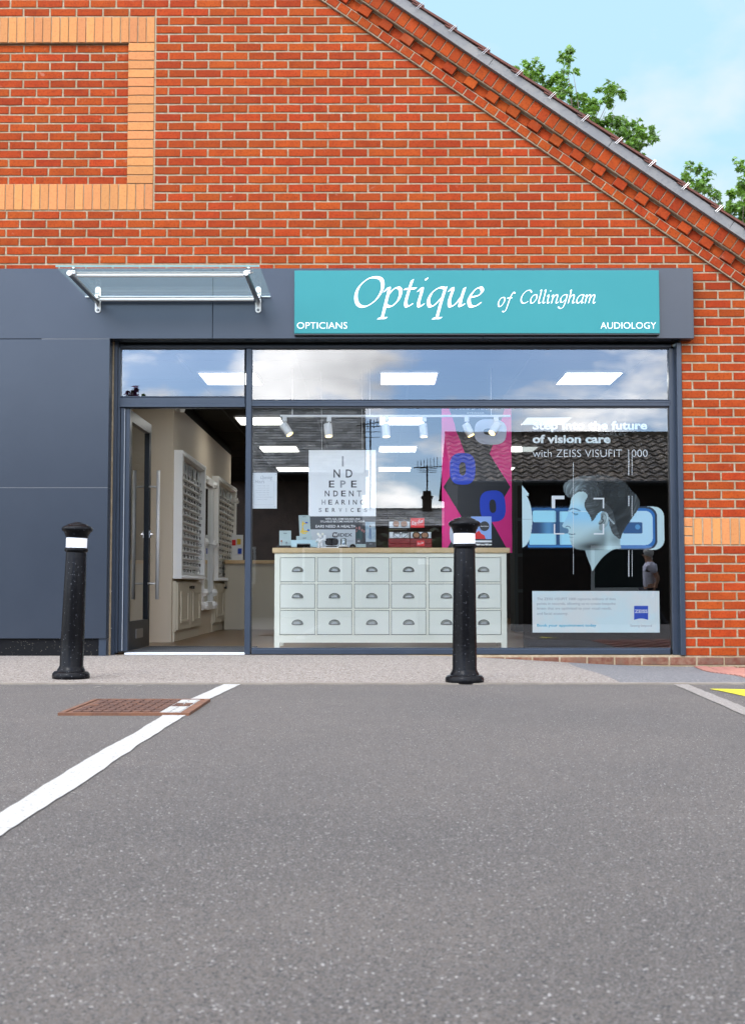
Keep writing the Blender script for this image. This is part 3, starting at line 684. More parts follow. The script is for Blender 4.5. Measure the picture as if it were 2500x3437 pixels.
# cladding
YC = -.12
def R4(px0, py0, px1, py1, Y): m_ = (py0 + py1) / 2; return at(px0, m_, Y).x, at(px0, py1, Y).z, at(px1, m_, Y).x, at(px1, py0, Y).z
zt, zb = fas['z1'], fas['z0']; xr = fas['x1']; xv = X(471, YC, 700); xv2 = X(1070, YC, 700); xl = X(240, YC, 1000)
cl = MB()
for a, b in ((-6.5, -4.4), (-4.397, xv - .0012), (xv + .0012, xv2 - .0012), (xv2 + .0012, xr)):
    cl.box((a, YC, zb), (b, .0045, zt), 0, .0025)
fp = part(cl, 'fascia_panel', 'clad', bld)
zpl = Z(1415, YC); zj = Z(1080, YC)
c2 = MB()
for a, b in ((-6.5, -4.4), (-4.397, xl)):
    for c_, d in ((zpl, zj - .001), (zj + .001, zb - .003)): c2.box((a, YC, c_), (b, .0045, d), 0, .002)
part(c2, 'cladding_panel', 'clad', bld)
js = MB().box((-6.5, YC + .0006, zj - .003), (xl - .002, YC + .03, zj + .003)); js.box((X(83, YC), YC + .0006, zb - .005), (xl - .002, YC + .03, zb + .002)); part(js, 'joint_strip', 'joint', bld)
sk = MB().box((-6.5, YC + .03, -.3), (xl - .004, .0045, zpl)); part(sk, 'plinth', 'plinth', bld)
YW = .06
sf = MB().box((-6.5, .0, zb + .02), (xr - .05, YW + .12, zb + .10)); sf.box((-2.4, YC + .02, zb + .006), (xr - .03, YW + .1, zb + .02)); part(sf, 'soffit', 'black', bld)
rv = MB().box((xl - .06, YC + .015, 0.0), (xl - .003, YW + .1, zb + .02)); rv.box((xl - .003, YW - .03, -.0), (X(254, YW - .03), YW + .1, zb + .02)); part(rv, 'reveal', 'frame', bld)
rvts = MB()
for py in (785, 862, 950, 1040, 1130, 1222, 1310, 1392):
    p = at(247, py, YW - .031); rvts.tube((p.x, YW - .0335, p.z), (p.x, YW - .029, p.z), .0035, n=8)
part(rvts, 'rivet', 'steel', bld)['kind'] = 'stuff'

# window frame
wf = MB()
def member(mb, px0, py0, px1, py1, Y=YW, d=.07, bev=.004): x0, z0, x1, z1 = R4(px0, py0, px1, py1, Y); mb.box((x0, Y, z0), (x1, Y + d, z1), 0, bev)
member(wf, 251, 761, 264, 1447)                    # left jamb
member(wf, 264.3, 762, 1487, 770.5)                # head
member(wf, 1485.5, 771, 1503, 1451)                # right jamb
member(wf, 556.5, 1438, 1485.2, 1450, YW - .005)   # bottom rail
member(wf, 1503.2, 758, 1514.5, 1452.5, -.014, .12)     # flashing against the brick
wfr = part(wf, 'window_frame', 'frame', bld)
mu = MB(); member(mu, 543, 771, 556, 1451, YW - .008, .09); part(mu, 'mullion', 'frame', wfr)
tr = MB(); member(tr, 264.3, 880, 542.8, 900.5); member(tr, 264.3, 893, 542.8, 901.5, YW - .012, .01, .002); part(tr, 'transom', 'frame', wfr)
tr = MB(); member(tr, 556.4, 886.5, 1485.2, 900); member(tr, 556.4, 891, 1485.2, 892.2, YW - .003, .01, .001); part(tr, 'transom', 'frame', wfr)
gk = MB()
for (a, b, c_, d) in ((264.3, 770.8, 542.8, 773), (264.3, 771, 266, 879), (541, 771, 542.8, 879), (556.4, 770.8, 1485, 773), (556.4, 900.3, 1485, 903.5), (1484, 900, 1486.5, 1437), (1483, 770, 1485.3, 886), (556.3, 903, 558, 1437)): member(gk, a, b, c_, d, YW + .012, .05, 0)
part(gk, 'gasket', 'black', wfr)
bd = MB(); member(bd, 557, 1435.6, 1486, 1438, YW + .002, .03, 0); member(bd, 264.3, 877, 542.8, 879.6, YW + .003, .03, .001); member(bd, 556.4, 884.6, 1485, 886.4, YW + .003, .03, .001); part(bd, 'glazing_bead', 'frame', wfr)
YG = YW + .03
for (a, b, c_, d) in ((265, 771, 543, 879), (557, 771, 1486, 886), (557, 901, 1487, 1437)):
    x0, z0, x1, z1 = R4(a, b, c_, d, YG); pn = MB(); pn.add([(x0, YG, z0), (x1, YG, z0), (x1, YG, z1), (x0, YG, z1)], [(0, 1, 2, 3)]); part(pn, 'window_pane', 'glass', wfr)
# door jambs, threshold, mat
dj = MB(); member(dj, 264.5, 903, 273, 1444, YW + .01, .06, .003); member(dj, 273.3, 904, 285, 1444, YW + .03, .05, .003)
member(dj, 264.5, 901.7, 542.8, 904, YW + .02, .05, 0)
djo = part(dj, 'door_frame', 'frame', bld)
bs = MB(); member(bs, 272.8, 905, 273.9, 1442, YW + .006, .01, 0); part(bs, 'brush_seal', 'inkg', djo)
th = MB(); x0, x1 = X(278, YW), X(543, YW); th.box((x0, YW - .02, 0.004), (x1, YW + .10, .020), 0, .004); part(th, 'threshold', 'inkl', bld)
YF = 9.0
ZC = 2.52
# ------------------------------------------------------------------ interior
fl = MB().box((-2.9, YW + .09, -.12), (XMAX - .3, 24, .018)); part(fl, 'shop_floor', 'woodfloor', bld)
dm = MB().box((x0, YW + .11, .018), (x1, 1.15, .026)); o = part(dm, 'door_mat', 'doormat', None); tag(o, 'charcoal ribbed entrance mat just inside the open door', 'door mat')
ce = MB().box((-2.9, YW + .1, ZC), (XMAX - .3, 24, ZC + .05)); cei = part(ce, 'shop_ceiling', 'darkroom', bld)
gr = MB()
for i in range(24): gr.box((-2.9, .5 + i * 1.0, ZC - .006), (XMAX - .3, .52 + i * 1.0, ZC - .001))
for i in range(9): gr.box((-2.7 + i * 1.0, .2, ZC - .0065), (-2.68 + i * 1.0, 24, ZC - .0012))
part(gr, 'ceiling_grid', 'dark', cei)
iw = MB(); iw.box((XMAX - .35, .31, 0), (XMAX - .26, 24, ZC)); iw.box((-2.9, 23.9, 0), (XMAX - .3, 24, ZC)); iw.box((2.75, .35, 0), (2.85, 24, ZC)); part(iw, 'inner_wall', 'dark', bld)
# beige pier and display wall on the left
Yp0, Yp1 = 2.15, 7.1; XP = -2.02
pw = MB().box((-2.9, Yp0, .018), (XP, Yp1, 2.40)); pw.box((-2.9, .31, .018), (-2.80, Yp0, 2.5)); pier = part(pw, 'display_wall', 'beige', bld)
bh = MB().box((-2.9, Yp0 + .002, 2.402), (XP - .002, Yp1, ZC - .001)); part(bh, 'bulkhead', 'darkroom', bld)
# door leaf, open inwards
XD = X(285, .12) - .012; yd0, yd1 = YW + .10, YW + 1.09; zd0, zd1 = .03, Z(905, .12)
dl = MB(); T = .045
dl.box((XD - T, yd0, zd0), (XD, yd0 + .09, zd1)); dl.box((XD - T, yd1 - .09, zd0), (XD, yd1, zd1)); dl.box((XD - T, yd0 + .09, zd1 - .09), (XD, yd1 - .09, zd1)); dl.box((XD - T, yd0 + .09, zd0), (XD, yd1 - .09, zd0 + .24))
door = part(dl, 'door', 'doorf', bld)
gl = MB(); gl.add([(XD - T / 2, yd0 + .09, zd0 + .24), (XD - T / 2, yd1 - .09, zd0 + .24), (XD - T / 2, yd1 - .09, zd1 - .09), (XD - T / 2, yd0 + .09, zd1 - .09)], [(0, 1, 2, 3)]); part(gl, 'door_pane', 'glass', door)
for sd in (1, -1):
    xh = XD + .085 if sd > 0 else XD - T - .085; yh = yd1 - .10; h = MB()
    h.tube((xh, yh, Z(1328, yh)), (xh, yh, Z(1042, yh)), .0165, n=16)
    for pz in (1078, 1293): h.tube((XD if sd > 0 else XD - T, yh, Z(pz, yh)), (xh, yh, Z(pz, yh)), .009, n=10)
    part(h, 'door_handle', 'satin', door, True)
lk = MB().box((XD, yd1 - .06, Z(1192, yd1)), (XD + .012, yd1 - .03, Z(1176, yd1))); lk.tube((XD, yd1 - .045, Z(1184, yd1)), (XD + .03, yd1 - .045, Z(1184, yd1)), .010, n=10); part(lk, 'lock', 'chrome', door)
mbx = MB().box((XD + .0005, yd0 + .35, .12), (XD + .006, yd0 + .65, .20)); part(mbx, 'letter_plate', 'steel', door)
# reception desk at the far end
YD = 6.1
dk = MB(); a = X(470, YD); dk.box((-1.98, YD, .018), (.4, YD + .5, Z(1249, YD))); desk_root = empty('reception_desk', (-1, YD, 0), 'cream reception desk with a wooden top at the back of the shop', 'desk')
part(dk, 'desk_front', 'beige2', desk_root)
dk = MB().box((-1.98, YD - .04, Z(1249, YD) + .001), (.44, YD + .55, Z(1241, YD))); part(dk, 'desk_top', 'oak', desk_root)
# ------------------------------------------------------------------ display racks and cabinets along the left interior wall
def side(px, xw=XP + .02):          # depth where a wall running away from the viewer at X=xw meets picture column px
    d = ray(px, 1200); return CAMY + d.y * xw / d.x
def eyerack(y0, y1, z0, z1, label, group, ordinal_name):
    r = empty('eyewear_rack', (XP, (y0 + y1) / 2, z0), label, 'display rack', 'white eyewear racks on the inner wall')
    x = XP + .001; t = .07; dpt = .085
    f = MB(); f.box((x, y0, z0), (x + dpt, y0 + t, z1)); f.box((x, y1 - t, z0), (x + dpt, y1, z1)); f.box((x, y0 + t, z0), (x + dpt, y1 - t, z0 + .05)); f.box((x, y0 + t, z1 - .05), (x + dpt, y1 - t, z1))
    for i in range(30):
        yy = y0 + .02 + i * (y1 - y0 - .04) / 29; f.box((x + dpt, yy - .012, z1 - .035), (x + dpt + .008, yy + .012, z1 - .012)); f.box((x + dpt, yy - .012, z0 + .012), (x + dpt + .008, yy + .012, z0 + .035))
    part(f, 'rack_frame', 'rackw', r)
    b = MB().box((x, y0 + t, z0 + .05), (x + .012, y1 - t, z1 - .05)); part(b, 'back_board', 'paper', r)
    n = 14; H = z1 - z0 - .24
    for i in range(n):
        zz_ = z0 + .06 + i * H / n; s_ = MB().box((x + .012, y0 + t, zz_), (x + .040, y1 - t, zz_ + .003)); part(s_, 'shelf', 'rackw', r)
        for j in range(7):
            yy = y0 + t + .12 + j * (y1 - y0 - 2 * t - .24) / 6 + rnd.uniform(-.02, .02)
            global SPEC
            o = SPEC if SPEC.get('used') is None else SPEC.copy()
            if SPEC.get('used') is None: SPEC['used'] = 1
            else: COL.objects.link(o)
            o.location = (x + .052, yy, zz_ + .027); o.rotation_euler = (0, 0, rnd.uniform(-.15, .15)); sz = rnd.uniform(.9, 1.12); o.scale = (1, sz, rnd.uniform(.7, 1.0))
            tag(o, 'dark framed spectacles on shelf %s of the %s' % (ORD[n - 1 - i], ordinal_name), 'spectacles', 'spectacles on shelf %s of the %s' % (ORD[n - 1 - i], ordinal_name))
    for j, tx in enumerate(('£69', '£69', '£99', '', '')):
        yy = y0 + t + .16 + j * (y1 - y0 - 2 * t - .3) / 4; zc = z1 - .13
        c_ = MB().box((x + .03, yy - .07, zc - .05), (x + .034, yy + .07, zc + .05)); c_ = part(c_, 'price_card', 'paperg', r)
        if tx:
            tm = MB(); text_mb(tm, tx, yy - .05, yy + .05, zc - .025, .05, 0, .01, frame=lambda a_, b_, X_=x + .0355: (X_, a_, b_)); part(tm, 'lettering', 'ink', c_)
    return r
ORD = 'one two three four five six seven eight nine ten eleven twelve thirteen fourteen'.split()
sp = MB()
for s_ in (-1, 1):
    sp.path([(0, s_ * .034 + .030 * math.cos(t) * (1 - .1 * math.sin(t)), .019 * math.sin(t)) for t in [2 * math.pi * i / 12 for i in range(12)]], .0024, 4, True)
    sp.path([(0, s_ * .062, .010), (-.02, s_ * .066, .010), (-.034, s_ * .060, .006)], .0020, 4)
sp.path([(0, -.008, .006), (.002, 0, .010), (0, .008, .006)], .003, 4)
SPEC = sp.build('spectacles', 'specs')
ya, yb, yc, yd_, ye = side(388), side(442), side(445), side(469), side(513)
eyerack(ya, yb, .645, 1.93, 'nearer of the two white carved racks full of spectacles', '', 'nearer white rack')
eyerack(side(471.5), ye, .645, 1.93, 'farther of the two white carved racks full of spectacles', '', 'farther white rack')
# mirror between the racks
mr_ = empty('ornate_mirror', (XP, (yc + yd_) / 2, .28), 'tall ornate white framed mirror between the two eyewear racks', 'mirror')
f = MB(); x = XP + .001; z0, z1 = .30, 1.86; t = .09
f.box((x, yc + .02, z0), (x + .05, yc + .02 + t, z1)); f.box((x, yd_ - .02 - t, z0), (x + .05, yd_ - .02, z1)); f.box((x, yc + .02 + t, z0), (x + .05, yd_ - .02 - t, z0 + t)); f.box((x, yc + .02 + t, z1 - t), (x + .05, yd_ - .02 - t, z1))
for yy in (yc + .06, yd_ - .06):
    for zz_ in (z0 + .05, z0 + .2, (z0 + z1) / 2, z1 - .06): f.lathe([(0, .05), (.045, .04), (.06, 0), (.045, -.04), (0, -.05)], 8, 0, (x + .045, yy, zz_))
part(f, 'mirror_frame', 'rackw', mr_)
g_ = MB().box((x, yc + .11, z0 + t), (x + .02, yd_ - .11, z1 - t)); part(g_, 'mirror_glass', 'mirror', mr_)
# low cabinets with panelled doors
for (a, b, lab) in ((ya, yb, 'beige cupboard with two panelled doors under the nearer eyewear rack'), (side(471.5), ye, 'beige cupboard with two panelled doors under the farther eyewear rack')):
    r = empty('low_cupboard', (XP, (a + b) / 2, .02), lab, 'cupboard', 'cupboards under the eyewear racks')
    cb_ = MB().box((XP + .001, a, .12), (XP + .035, b, .62)); cb_.box((XP + .001, a + .01, .02), (XP + .02, b - .01, .119)); part(cb_, 'carcass', 'beige2', r)
    for q in (0, 1):
        d0, d1 = (a + .03 + q * (b - a - .04) / 2, a + .03 + (q + 1) * (b - a - .04) / 2 - .02)
        dd = MB().box((XP + .035, d0, .135), (XP + .05, d1, .605)); 
        i0, i1, j0, j1 = d0 + .16, d1 - .16, .2, .52
        for (p0, q0, p1, q1) in ((i0, j0, i0 + .03, j1), (i1 - .03, j0, i1, j1), (i0 + .03, j0, i1 - .03, j0 + .025), (i0 + .03, j1 - .025, i1 - .03, j1)): dd.box((XP + .05, p0, q0), (XP + .06, p1, q1))
        dd = part(dd, 'cupboard_door', 'beige2', r)
        kb = MB(); yk = d1 - .05 if q == 0 else d0 + .05; kb.tube((XP + .05, yk, .56), (XP + .085, yk, .56), .012, .018, n=10); part(kb, 'knob', 'pewter', dd)
for (px, Y, z, lab) in ((392, 2.3, 2.36, 'small white sensor at the top of the near corner of the display wall'), (517, 6.8, 1.75, 'small white camera at the far end of the display wall')):
    r = MB(); xx = X(px, Y); r.box((xx - .03, Y - .06, z - .03), (xx + .05, Y + .06, z + .03)); r.tube((xx + .02, Y - .06, z - .01), (xx + .06, Y - .13, z - .03), .028, n=10); o = r.build('security_sensor', 'white'); tag(o, lab, 'sensor')
lf = empty('leaflet_stand', (X(524, 6.2), 6.2, .92), 'small clear stand of coloured packets on the reception desk', 'leaflet stand')
for i, (c_, px, py) in enumerate((('red', 518, 1202), ('yellowp', 529, 1200), ('paper', 520, 1221), ('zblue', 531, 1221))):
    a = at(px, py, 6.2); b_ = MB().box((a.x - .024, 6.2, a.z - .036), (a.x + .024, 6.215, a.z + .036)); part(b_, 'packet', c_, lf)
a = at(525, 1185, 6.22); b_ = MB().box((a.x - .07, 6.22, .915), (a.x + .08, 6.23, a.z)); part(b_, 'stand_back', 'paper', lf)
# dim shapes deeper in the shop : back wall unit, chair, teal screen
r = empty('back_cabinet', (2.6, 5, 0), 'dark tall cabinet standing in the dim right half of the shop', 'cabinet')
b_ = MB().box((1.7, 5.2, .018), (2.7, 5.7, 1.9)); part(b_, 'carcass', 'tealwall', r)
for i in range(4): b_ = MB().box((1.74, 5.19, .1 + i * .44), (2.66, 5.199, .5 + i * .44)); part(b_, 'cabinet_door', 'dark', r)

# ceiling lights
first = None
for k in range(6):
    d = 11.25 + 2.95 * k
    for ci, cx in enumerate((-1.36, .30, 1.98)):
        if k > 0 and ci == 0 and k > 3: continue
        y = CAMY + d
        if first is None:
            r = empty('ceiling_light', (0, 0, 0), None, None)
            f = MB(); 
            for q in ((-.27, -.34, .27, -.325), (-.27, .325, .27, .34), (-.27, -.325, -.255, .325), (.255, -.325, .27, .325)): f.box((q[0], q[1], -.012), (q[2], q[3], 0))
            f.build('light_frame', 'white', r); b_ = MB().box((-.255, -.325, -.008), (.255, .325, -.002)); b_.build('diffuser', 'panel', r); first = r
        else: r = copy_tree(first)
        r.location = (cx, y + .34, ZC - .007)
        colw = ('left', 'middle', 'right')[ci]
        tag(r, 'square led ceiling light %s from the window in the %s row' % (('first', 'second', 'third', 'fourth', 'fifth', 'sixth')[k], colw), 'ceiling light', 'led panels in the shop ceiling')

# track of spotlights
YT = .9
zr = Z(921.5, YT)
trk = empty('track_light', (X(833, YT), YT, zr), 'white ceiling track carrying six small spotlights inside the window', 'track light')
rl = MB().box((X(619, YT), YT - .015, zr - .009), (X(1133, YT), YT + .015, zr + .009)); part(rl, 'track_rail', 'white', trk)
wr = MB()
for px in (646, 819, 1090): wr.tube((X(px, YT), YT, zr), (X(px, YT), YT, ZC), .003, n=6)
part(wr, 'suspension_rod', 'white', trk)
for (px, hx, hy, angd, fw) in ((629, 433, 343, 33, .25), (728, 920, 335, 6, .25), (857, 0, 0, 4, .1), (940.6, 0, 0, 4, .1), (1035.5, 0, 0, 25, .15), (1101, 0, 0, -33, .5)):
    xx = X(px, YT); hd = MB(); hd.box((xx - .02, YT - .018, zr - .05), (xx + .02, YT + .018, zr - .009), 0, .004); hd.tube((xx, YT, zr - .05), (xx, YT, zr - .10), .006, n=8); hd = part(hd, 'spotlight_mount', 'white', trk)
    dirv = Vector((math.sin(R(angd)), -fw, -math.cos(R(angd)))).normalized(); c0 = Vector((xx - math.copysign(.012, angd), YT - .01, zr - .075)); c1 = c0 + dirv * .115
    h = MB(); h.tube(c0, c1, .036, n=20); h = part(h, 'spotlight_head', 'white', trk, 40)
    bb = MB(); bb.tube(c1 + dirv * .001, c1 + dirv * .003, .029, n=16); part(bb, 'spotlight_bulb', 'bulb', trk)

# ------------------------------------------------------------------ drawer cabinet
YB = .36
cab = empty('drawer_cabinet', (X(865, YB), YB, .02), 'cream chest of eighteen sage drawers with oak top inside the window', 'cabinet')
x0, z0, x1, z1 = R4(608, 1225, 1122, 1437, YB)
zf = .018
def CX_(px): return X(px, YB)
def CZ_(py): return Z(py, YB)
cols = [(620.5, 697.5), (703, 779), (785, 862), (867, 943), (950, 1027), (1033, 1109)]
rowsy = [(1235.5, 1289), (1294, 1347.5), (1353, 1406)]
fr = MB()
bx = lambda a, b, c_, d, y0_=YB, y1_=YB + .04: fr.box((CX_(a), y0_, CZ_(d)), (CX_(c_), y1_, CZ_(b)))
bx(608, 1225, 620, 1437, YB, YB + .06); bx(1109.8, 1225, 1122, 1437, YB, YB + .06)
bx(620.05, 1225, 1109.75, 1234.8); bx(620.05, 1407, 1109.75, 1424)
for i in (0, 1): bx(620.05, rowsy[i][1] + .6, 1109.75, rowsy[i + 1][0] - .6)
for i in range(5):
    for j in range(3): bx(cols[i][1] + .6, rowsy[j][0] - .55, cols[i + 1][0] - .6, rowsy[j][1] + .55)
fr.box((CX_(609), YB + .06, CZ_(1424)), (CX_(614), YB + .45, CZ_(1226))); fr.box((CX_(1116), YB + .06, CZ_(1424)), (CX_(1121), YB + .45, CZ_(1226)))
fr.box((CX_(612), YB + .44, CZ_(1437)), (CX_(620), YB + .48, CZ_(1226))); fr.box((CX_(1110), YB + .44, CZ_(1437)), (CX_(1118), YB + .48, CZ_(1226)))
part(fr, 'cabinet_frame', 'cream', cab)
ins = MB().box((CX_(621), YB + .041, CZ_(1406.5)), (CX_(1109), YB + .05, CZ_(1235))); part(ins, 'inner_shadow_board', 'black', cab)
dproto = None
for (a, b) in cols:
    for (c_, d) in rowsy:
        dd = MB().box((CX_(a + .45), YB + .003, CZ_(d - .45)), (CX_(b - .45), YB + .04, CZ_(c_ + .45)), 0, .001); dd = part(dd, 'drawer', 'sage', cab)
        hx, hz = (CX_(a) + CX_(b)) / 2, (CZ_(c_) + CZ_(d)) / 2 + .0; h = MB(); n = 14; rw, rh = .044, .034
        vs = []                                                # cup pull : quarter shell
        for i in range(n + 1):
            t = math.pi * i / n
            for (k1, yy) in ((1.0, .0), (.92, -.012), (.6, -.022)): vs.append((hx + rw * k1 * math.cos(t), YB + .003 + yy, hz - .012 + rh * k1 * math.sin(t)))
        h.add(vs, [(3 * i + j, 3 * i + j + 1, 3 * i + 4 + j, 3 * i + 3 + j) for i in range(n) for j in (0, 1)])
        h.add([(hx + rw * .6 * math.cos(math.pi * i / n), YB - .019, hz - .012 + rh * .6 * math.sin(math.pi * i / n)) for i in range(n + 1)], [tuple(range(n + 1))])
        h.path([(hx + rw * math.cos(math.pi * i / n), YB + .002, hz - .012 + rh * math.sin(math.pi * i / n)) for i in range(n + 1)], .0046, 5, False, 1)
        h.box((hx - rw - .003, YB - .006, hz - .017), (hx + rw + .003, YB + .002, hz - .012), 1)
        part(h, 'cup_handle', ['pewterl', 'pewter'], dd, 50)
tp = MB().box((X(603, YB - .02), YB - .02, Z(1224.8, YB - .02)), (X(1130, YB - .02), YB + .50, Z(1213.5, YB - .02)), 0, .003); part(tp, 'oak_top', 'oak', cab)
ZTOP = Z(1213.5, YB - .02)

# ------------------------------------------------------------------ fascia sign
YS = YC - .055
sg = empty('fascia_sign', (X(1056, YS), YS, Z(669, YS)), 'long teal shop sign with white lettering on the blue fascia', 'sign')
x0, z0, x1, z1 = R4(652, 598, 1460.5, 738.5, YS)
b_ = MB().box((x0, YS, z0), (x1, YC - .001, z1), 0, .003); board = part(b_, 'sign_board', 'teal', sg)
b_ = MB().box((x0, YS + .004, z0 - .010), (x1, YC - .002, z0 - .0005)); part(b_, 'sign_underside', 'black', sg)  # black strip drawn as the dark underside of the board
def S4(x, y): return (950 + x / 1.0645) / 1.515151, (850 + y / 1.0645) / 1.515151
def penline(s_, xa, xb, ybase, xh, nib, hair):
    p, q = at(*S4(xa, ybase), YS), at(*S4(xb, ybase), YS); h_ = at(*S4(xa, ybase - xh), YS).z - p.z
    m_ = MB(); pen_mb(m_, s_, p.x, q.x, p.z, h_, YS - .0016, nib, hair); part(m_, 'lettering', 'whitevinyl', board)
penline('Optique', 243, 712, 190, 68, .168, .024)
penline('of', 763, 812, 190, 33, .14, .030)
penline('Collingham', 843, 1118, 178, 30.5, .14, .030)
for (s_, xa, xb) in (('OPTICIANS', 50, 229), ('AUDIOLOGY', 1134, 1332)):
    p, q = at(*S4(xa, 269), YS), at(*S4(xb, 269), YS); h_ = at(*S4(xa, 246), YS).z - p.z
    m_ = MB(); text_mb(m_, s_, p.x, q.x, p.z, h_, YS - .0016, -.012); part(m_, 'lettering', 'whitevinyl', board)

# ------------------------------------------------------------------ glass canopy
cn = empty('glass_canopy', (-1.6, -.6, 2.93), 'small glass door canopy on stainless steel brackets above the entrance', 'canopy')
zg = 2.925; yb_, yf = YC - .03, -1.09
gx0, gx1 = at(188.6, 643, yb_).x, at(599, 643, yb_).x
gls = MB().box((gx0, yf, zg), (gx1, yb_, zg + .012)); part(gls, 'glass_sheet', 'canopyglass', cn)
eg = MB().box((gx0, yf - .0015, zg), (gx1, yf - .0002, zg + .012)); part(MB().box((gx0, yb_ + .0002, zg - .004), (gx1, yb_ + .012, zg + .004)), 'seal_strip', 'satin', cn); part(eg, 'polished_edge', mat('green glass edge', (.10, .22, .20), .2), cn)
zr_ = zg - .045
xb1, xb2 = at(215.8, 654, YC - .03).x, at(571.5, 654, YC - .03).x
for xb_ in (xb1, xb2):
    br = MB(); br.tube((xb_, YC - .025, zr_), (xb_, yf + .01, zr_), .019, n=18); arm = part(br, 'canopy_arm', 'steel', cn, 40)
    cp = MB(); cp.tube((xb_, yf + .0095, zr_), (xb_, yf + .001, zr_), .0215, .0195, n=18); part(cp, 'end_cap', 'satin', arm, 40)
    zA, zB = Z(634, YC - .01), Z(692, YC - .01)
    pl_ = MB(); w = .023; pts = [(xb_ + w * math.cos(t), zA - w + w * math.sin(t)) for t in [math.pi * i / 8 for i in range(9)]] + [(xb_ + w * math.cos(t), zB + w + w * math.sin(t)) for t in [math.pi + math.pi * i / 8 for i in range(9)]]
    pl_.prism(pts, YC - .012, YC - .001); pl_ = part(pl_, 'wall_plate', 'satin', cn)
    bt = MB(); bt.tube((xb_, YC - .012, zB + w), (xb_, YC - .022, zB + w), .012, .009, n=14); part(bt, 'bolt', 'pewter', pl_)
    gs = MB(); gs.add([(xb_ + dx, y, z) for dx in (-.003, .003) for (y, z) in ((YC - .012, zr_ - .01), (YC - .12, zr_ - .015), (YC - .012, zB + .05))], [(0, 1, 2), (5, 4, 3), (0, 3, 4, 1), (1, 4, 5, 2), (2, 5, 3, 0)]); part(gs, 'gusset', 'steel', pl_)
    for yy in (YC - .09, yf + .10):
        sp_ = MB()
        for k in range(2): sp_.tube((xb_ + .008, yy, zr_ + .017 + k * .014), (xb_ + .008, yy, zr_ + .027 + k * .014), .021, n=16)
        sp_.tube((xb_ + .008, yy, zg + .012), (xb_ + .008, yy, zg + .02), .021, .015, n=16); part(sp_, 'glass_fixing', 'chrome', arm, 40)
for yy in (YC - .07, yf + .12):
    rr_ = MB(); rr_.tube((xb1 + .03, yy, zr_ + .012), (xb2 - .03, yy, zr_ + .012), .0145, n=14); part(rr_, 'cross_rail', 'satin', cn, 40)
    rr_ = MB().box((gx0 + .06, yy - .016, zr_ + .030), (gx1 - .06, yy + .016, zr_ + .034)); part(rr_, 'rail_pad', 'satin', cn)

# ------------------------------------------------------------------ bollards
prof = [(.0, 0), (.110, 0), (.112, .012), (.110, .030), (.100, .042), (.084, .046), (.082, .055), (.076, .064), (.070, .078), (.0695, .25), (.066, .50), (.0615, .765), (.060, .770), (.0675, .774), (.0705, .782), (.0705, .790), (.066, .797), (.062, .799)]
cap_ = [(.0625, .858), (.067, .860), (.066, .866), (.069, .872), (.074, .884), (.080, .895), (.090, .902), (.0935, .912), (.091, .922), (.078, .932), (.065, .936), (.063, .940), (.048, .946), (.030, .951), (.024, .955), (.0, .957)]
def bollard(px, pyf, lean, lab, sc_=1.):
    p = gp(px, pyf); kk = (p[1] + .11 - CAMY) / (p[1] - CAMY); p = (p[0] * kk, p[1]); r = empty('bollard', (p[0], p[1] + .11, g(*p) + .004), lab, 'bollard', 'black bollards along the kerb')
    m1 = MB().lathe(prof, 40); m1.build('post', 'iron', r, 50)
    m2 = MB().lathe([(.062, .799), (.0622, .800), (.0622, .857), (.062, .858)], 40); m2.build('reflective_band', 'band', r, 50)
    m3 = MB().lathe(cap_, 40); m3.build('cap', 'iron', r, 50)
    r.rotation_euler = (0, lean, 0); r.scale = (1, 1, sc_)
    return r
bollard(157, 1508, R(1.6), 'leaning black bollard with white band in front of the blue cladding', .985)
bollard(1029, 1517.5, R(.2), 'upright black bollard with white band in front of the drawer cabinet', 1.0)

# small weeds along the foot of the shopfront
def weed(px, py, name, lab, n, h, m_):
    p = gp(px, py); r = MB()
    for i in range(n):
        a_ = rnd.uniform(0, 6.28); l = h * rnd.uniform(.5, 1.); tip = (p[0] + math.cos(a_) * l * .6, p[1] + math.sin(a_) * l * .3, g(*p) + l); b0_ = (p[0] + math.cos(a_) * .004, p[1], g(*p))
        w_ = .0025 if h > .04 else .007
        mid = tuple((b0_[k] + tip[k]) / 2 for k in range(3)); r.add([b0_, (mid[0] - w_, mid[1], mid[2]), tip, (mid[0] + w_, mid[1] + .002, mid[2])], [(0, 1, 2, 3)])
    o = r.build(name, m_); tag(o, lab, 'weed')
weed(736, 1452, 'weed', 'small bright green weed at the foot of the window left of the others', 26, .035, 'leaf')
weed(935, 1452, 'grass_tuft', 'thin green grass tuft at the foot of the window near the bollard', 9, .06, 'leaf')
weed(1088, 1453, 'grass_tuft', 'sparse dry grass tuft just right of the bollard under the window', 8, .05, 'leaf')
weed(1474, 1472, 'weed', 'tiny weed in the joint under the window near the right jamb', 9, .03, 'leaf')
weed(1622, 1478, 'weed', 'tiny green weed at the foot of the brick pier beside the pink paving', 12, .025, 'leaf')
# ------------------------------------------------------------------ posters and vinyls
def PX(px, Y): return X(px, Y)
def disc(mb, cx, cz, r, Y, n=24, mi=0): mb.add([(cx + r * math.cos(2 * math.pi * i / n), Y, cz + r * math.sin(2 * math.pi * i / n)) for i in range(n)], [tuple(range(n))], mi)
def flat(mb, pts, Y, mi=0): mb.add([(x, Y, z) for x, z in pts], [tuple(range(len(pts)))], mi)
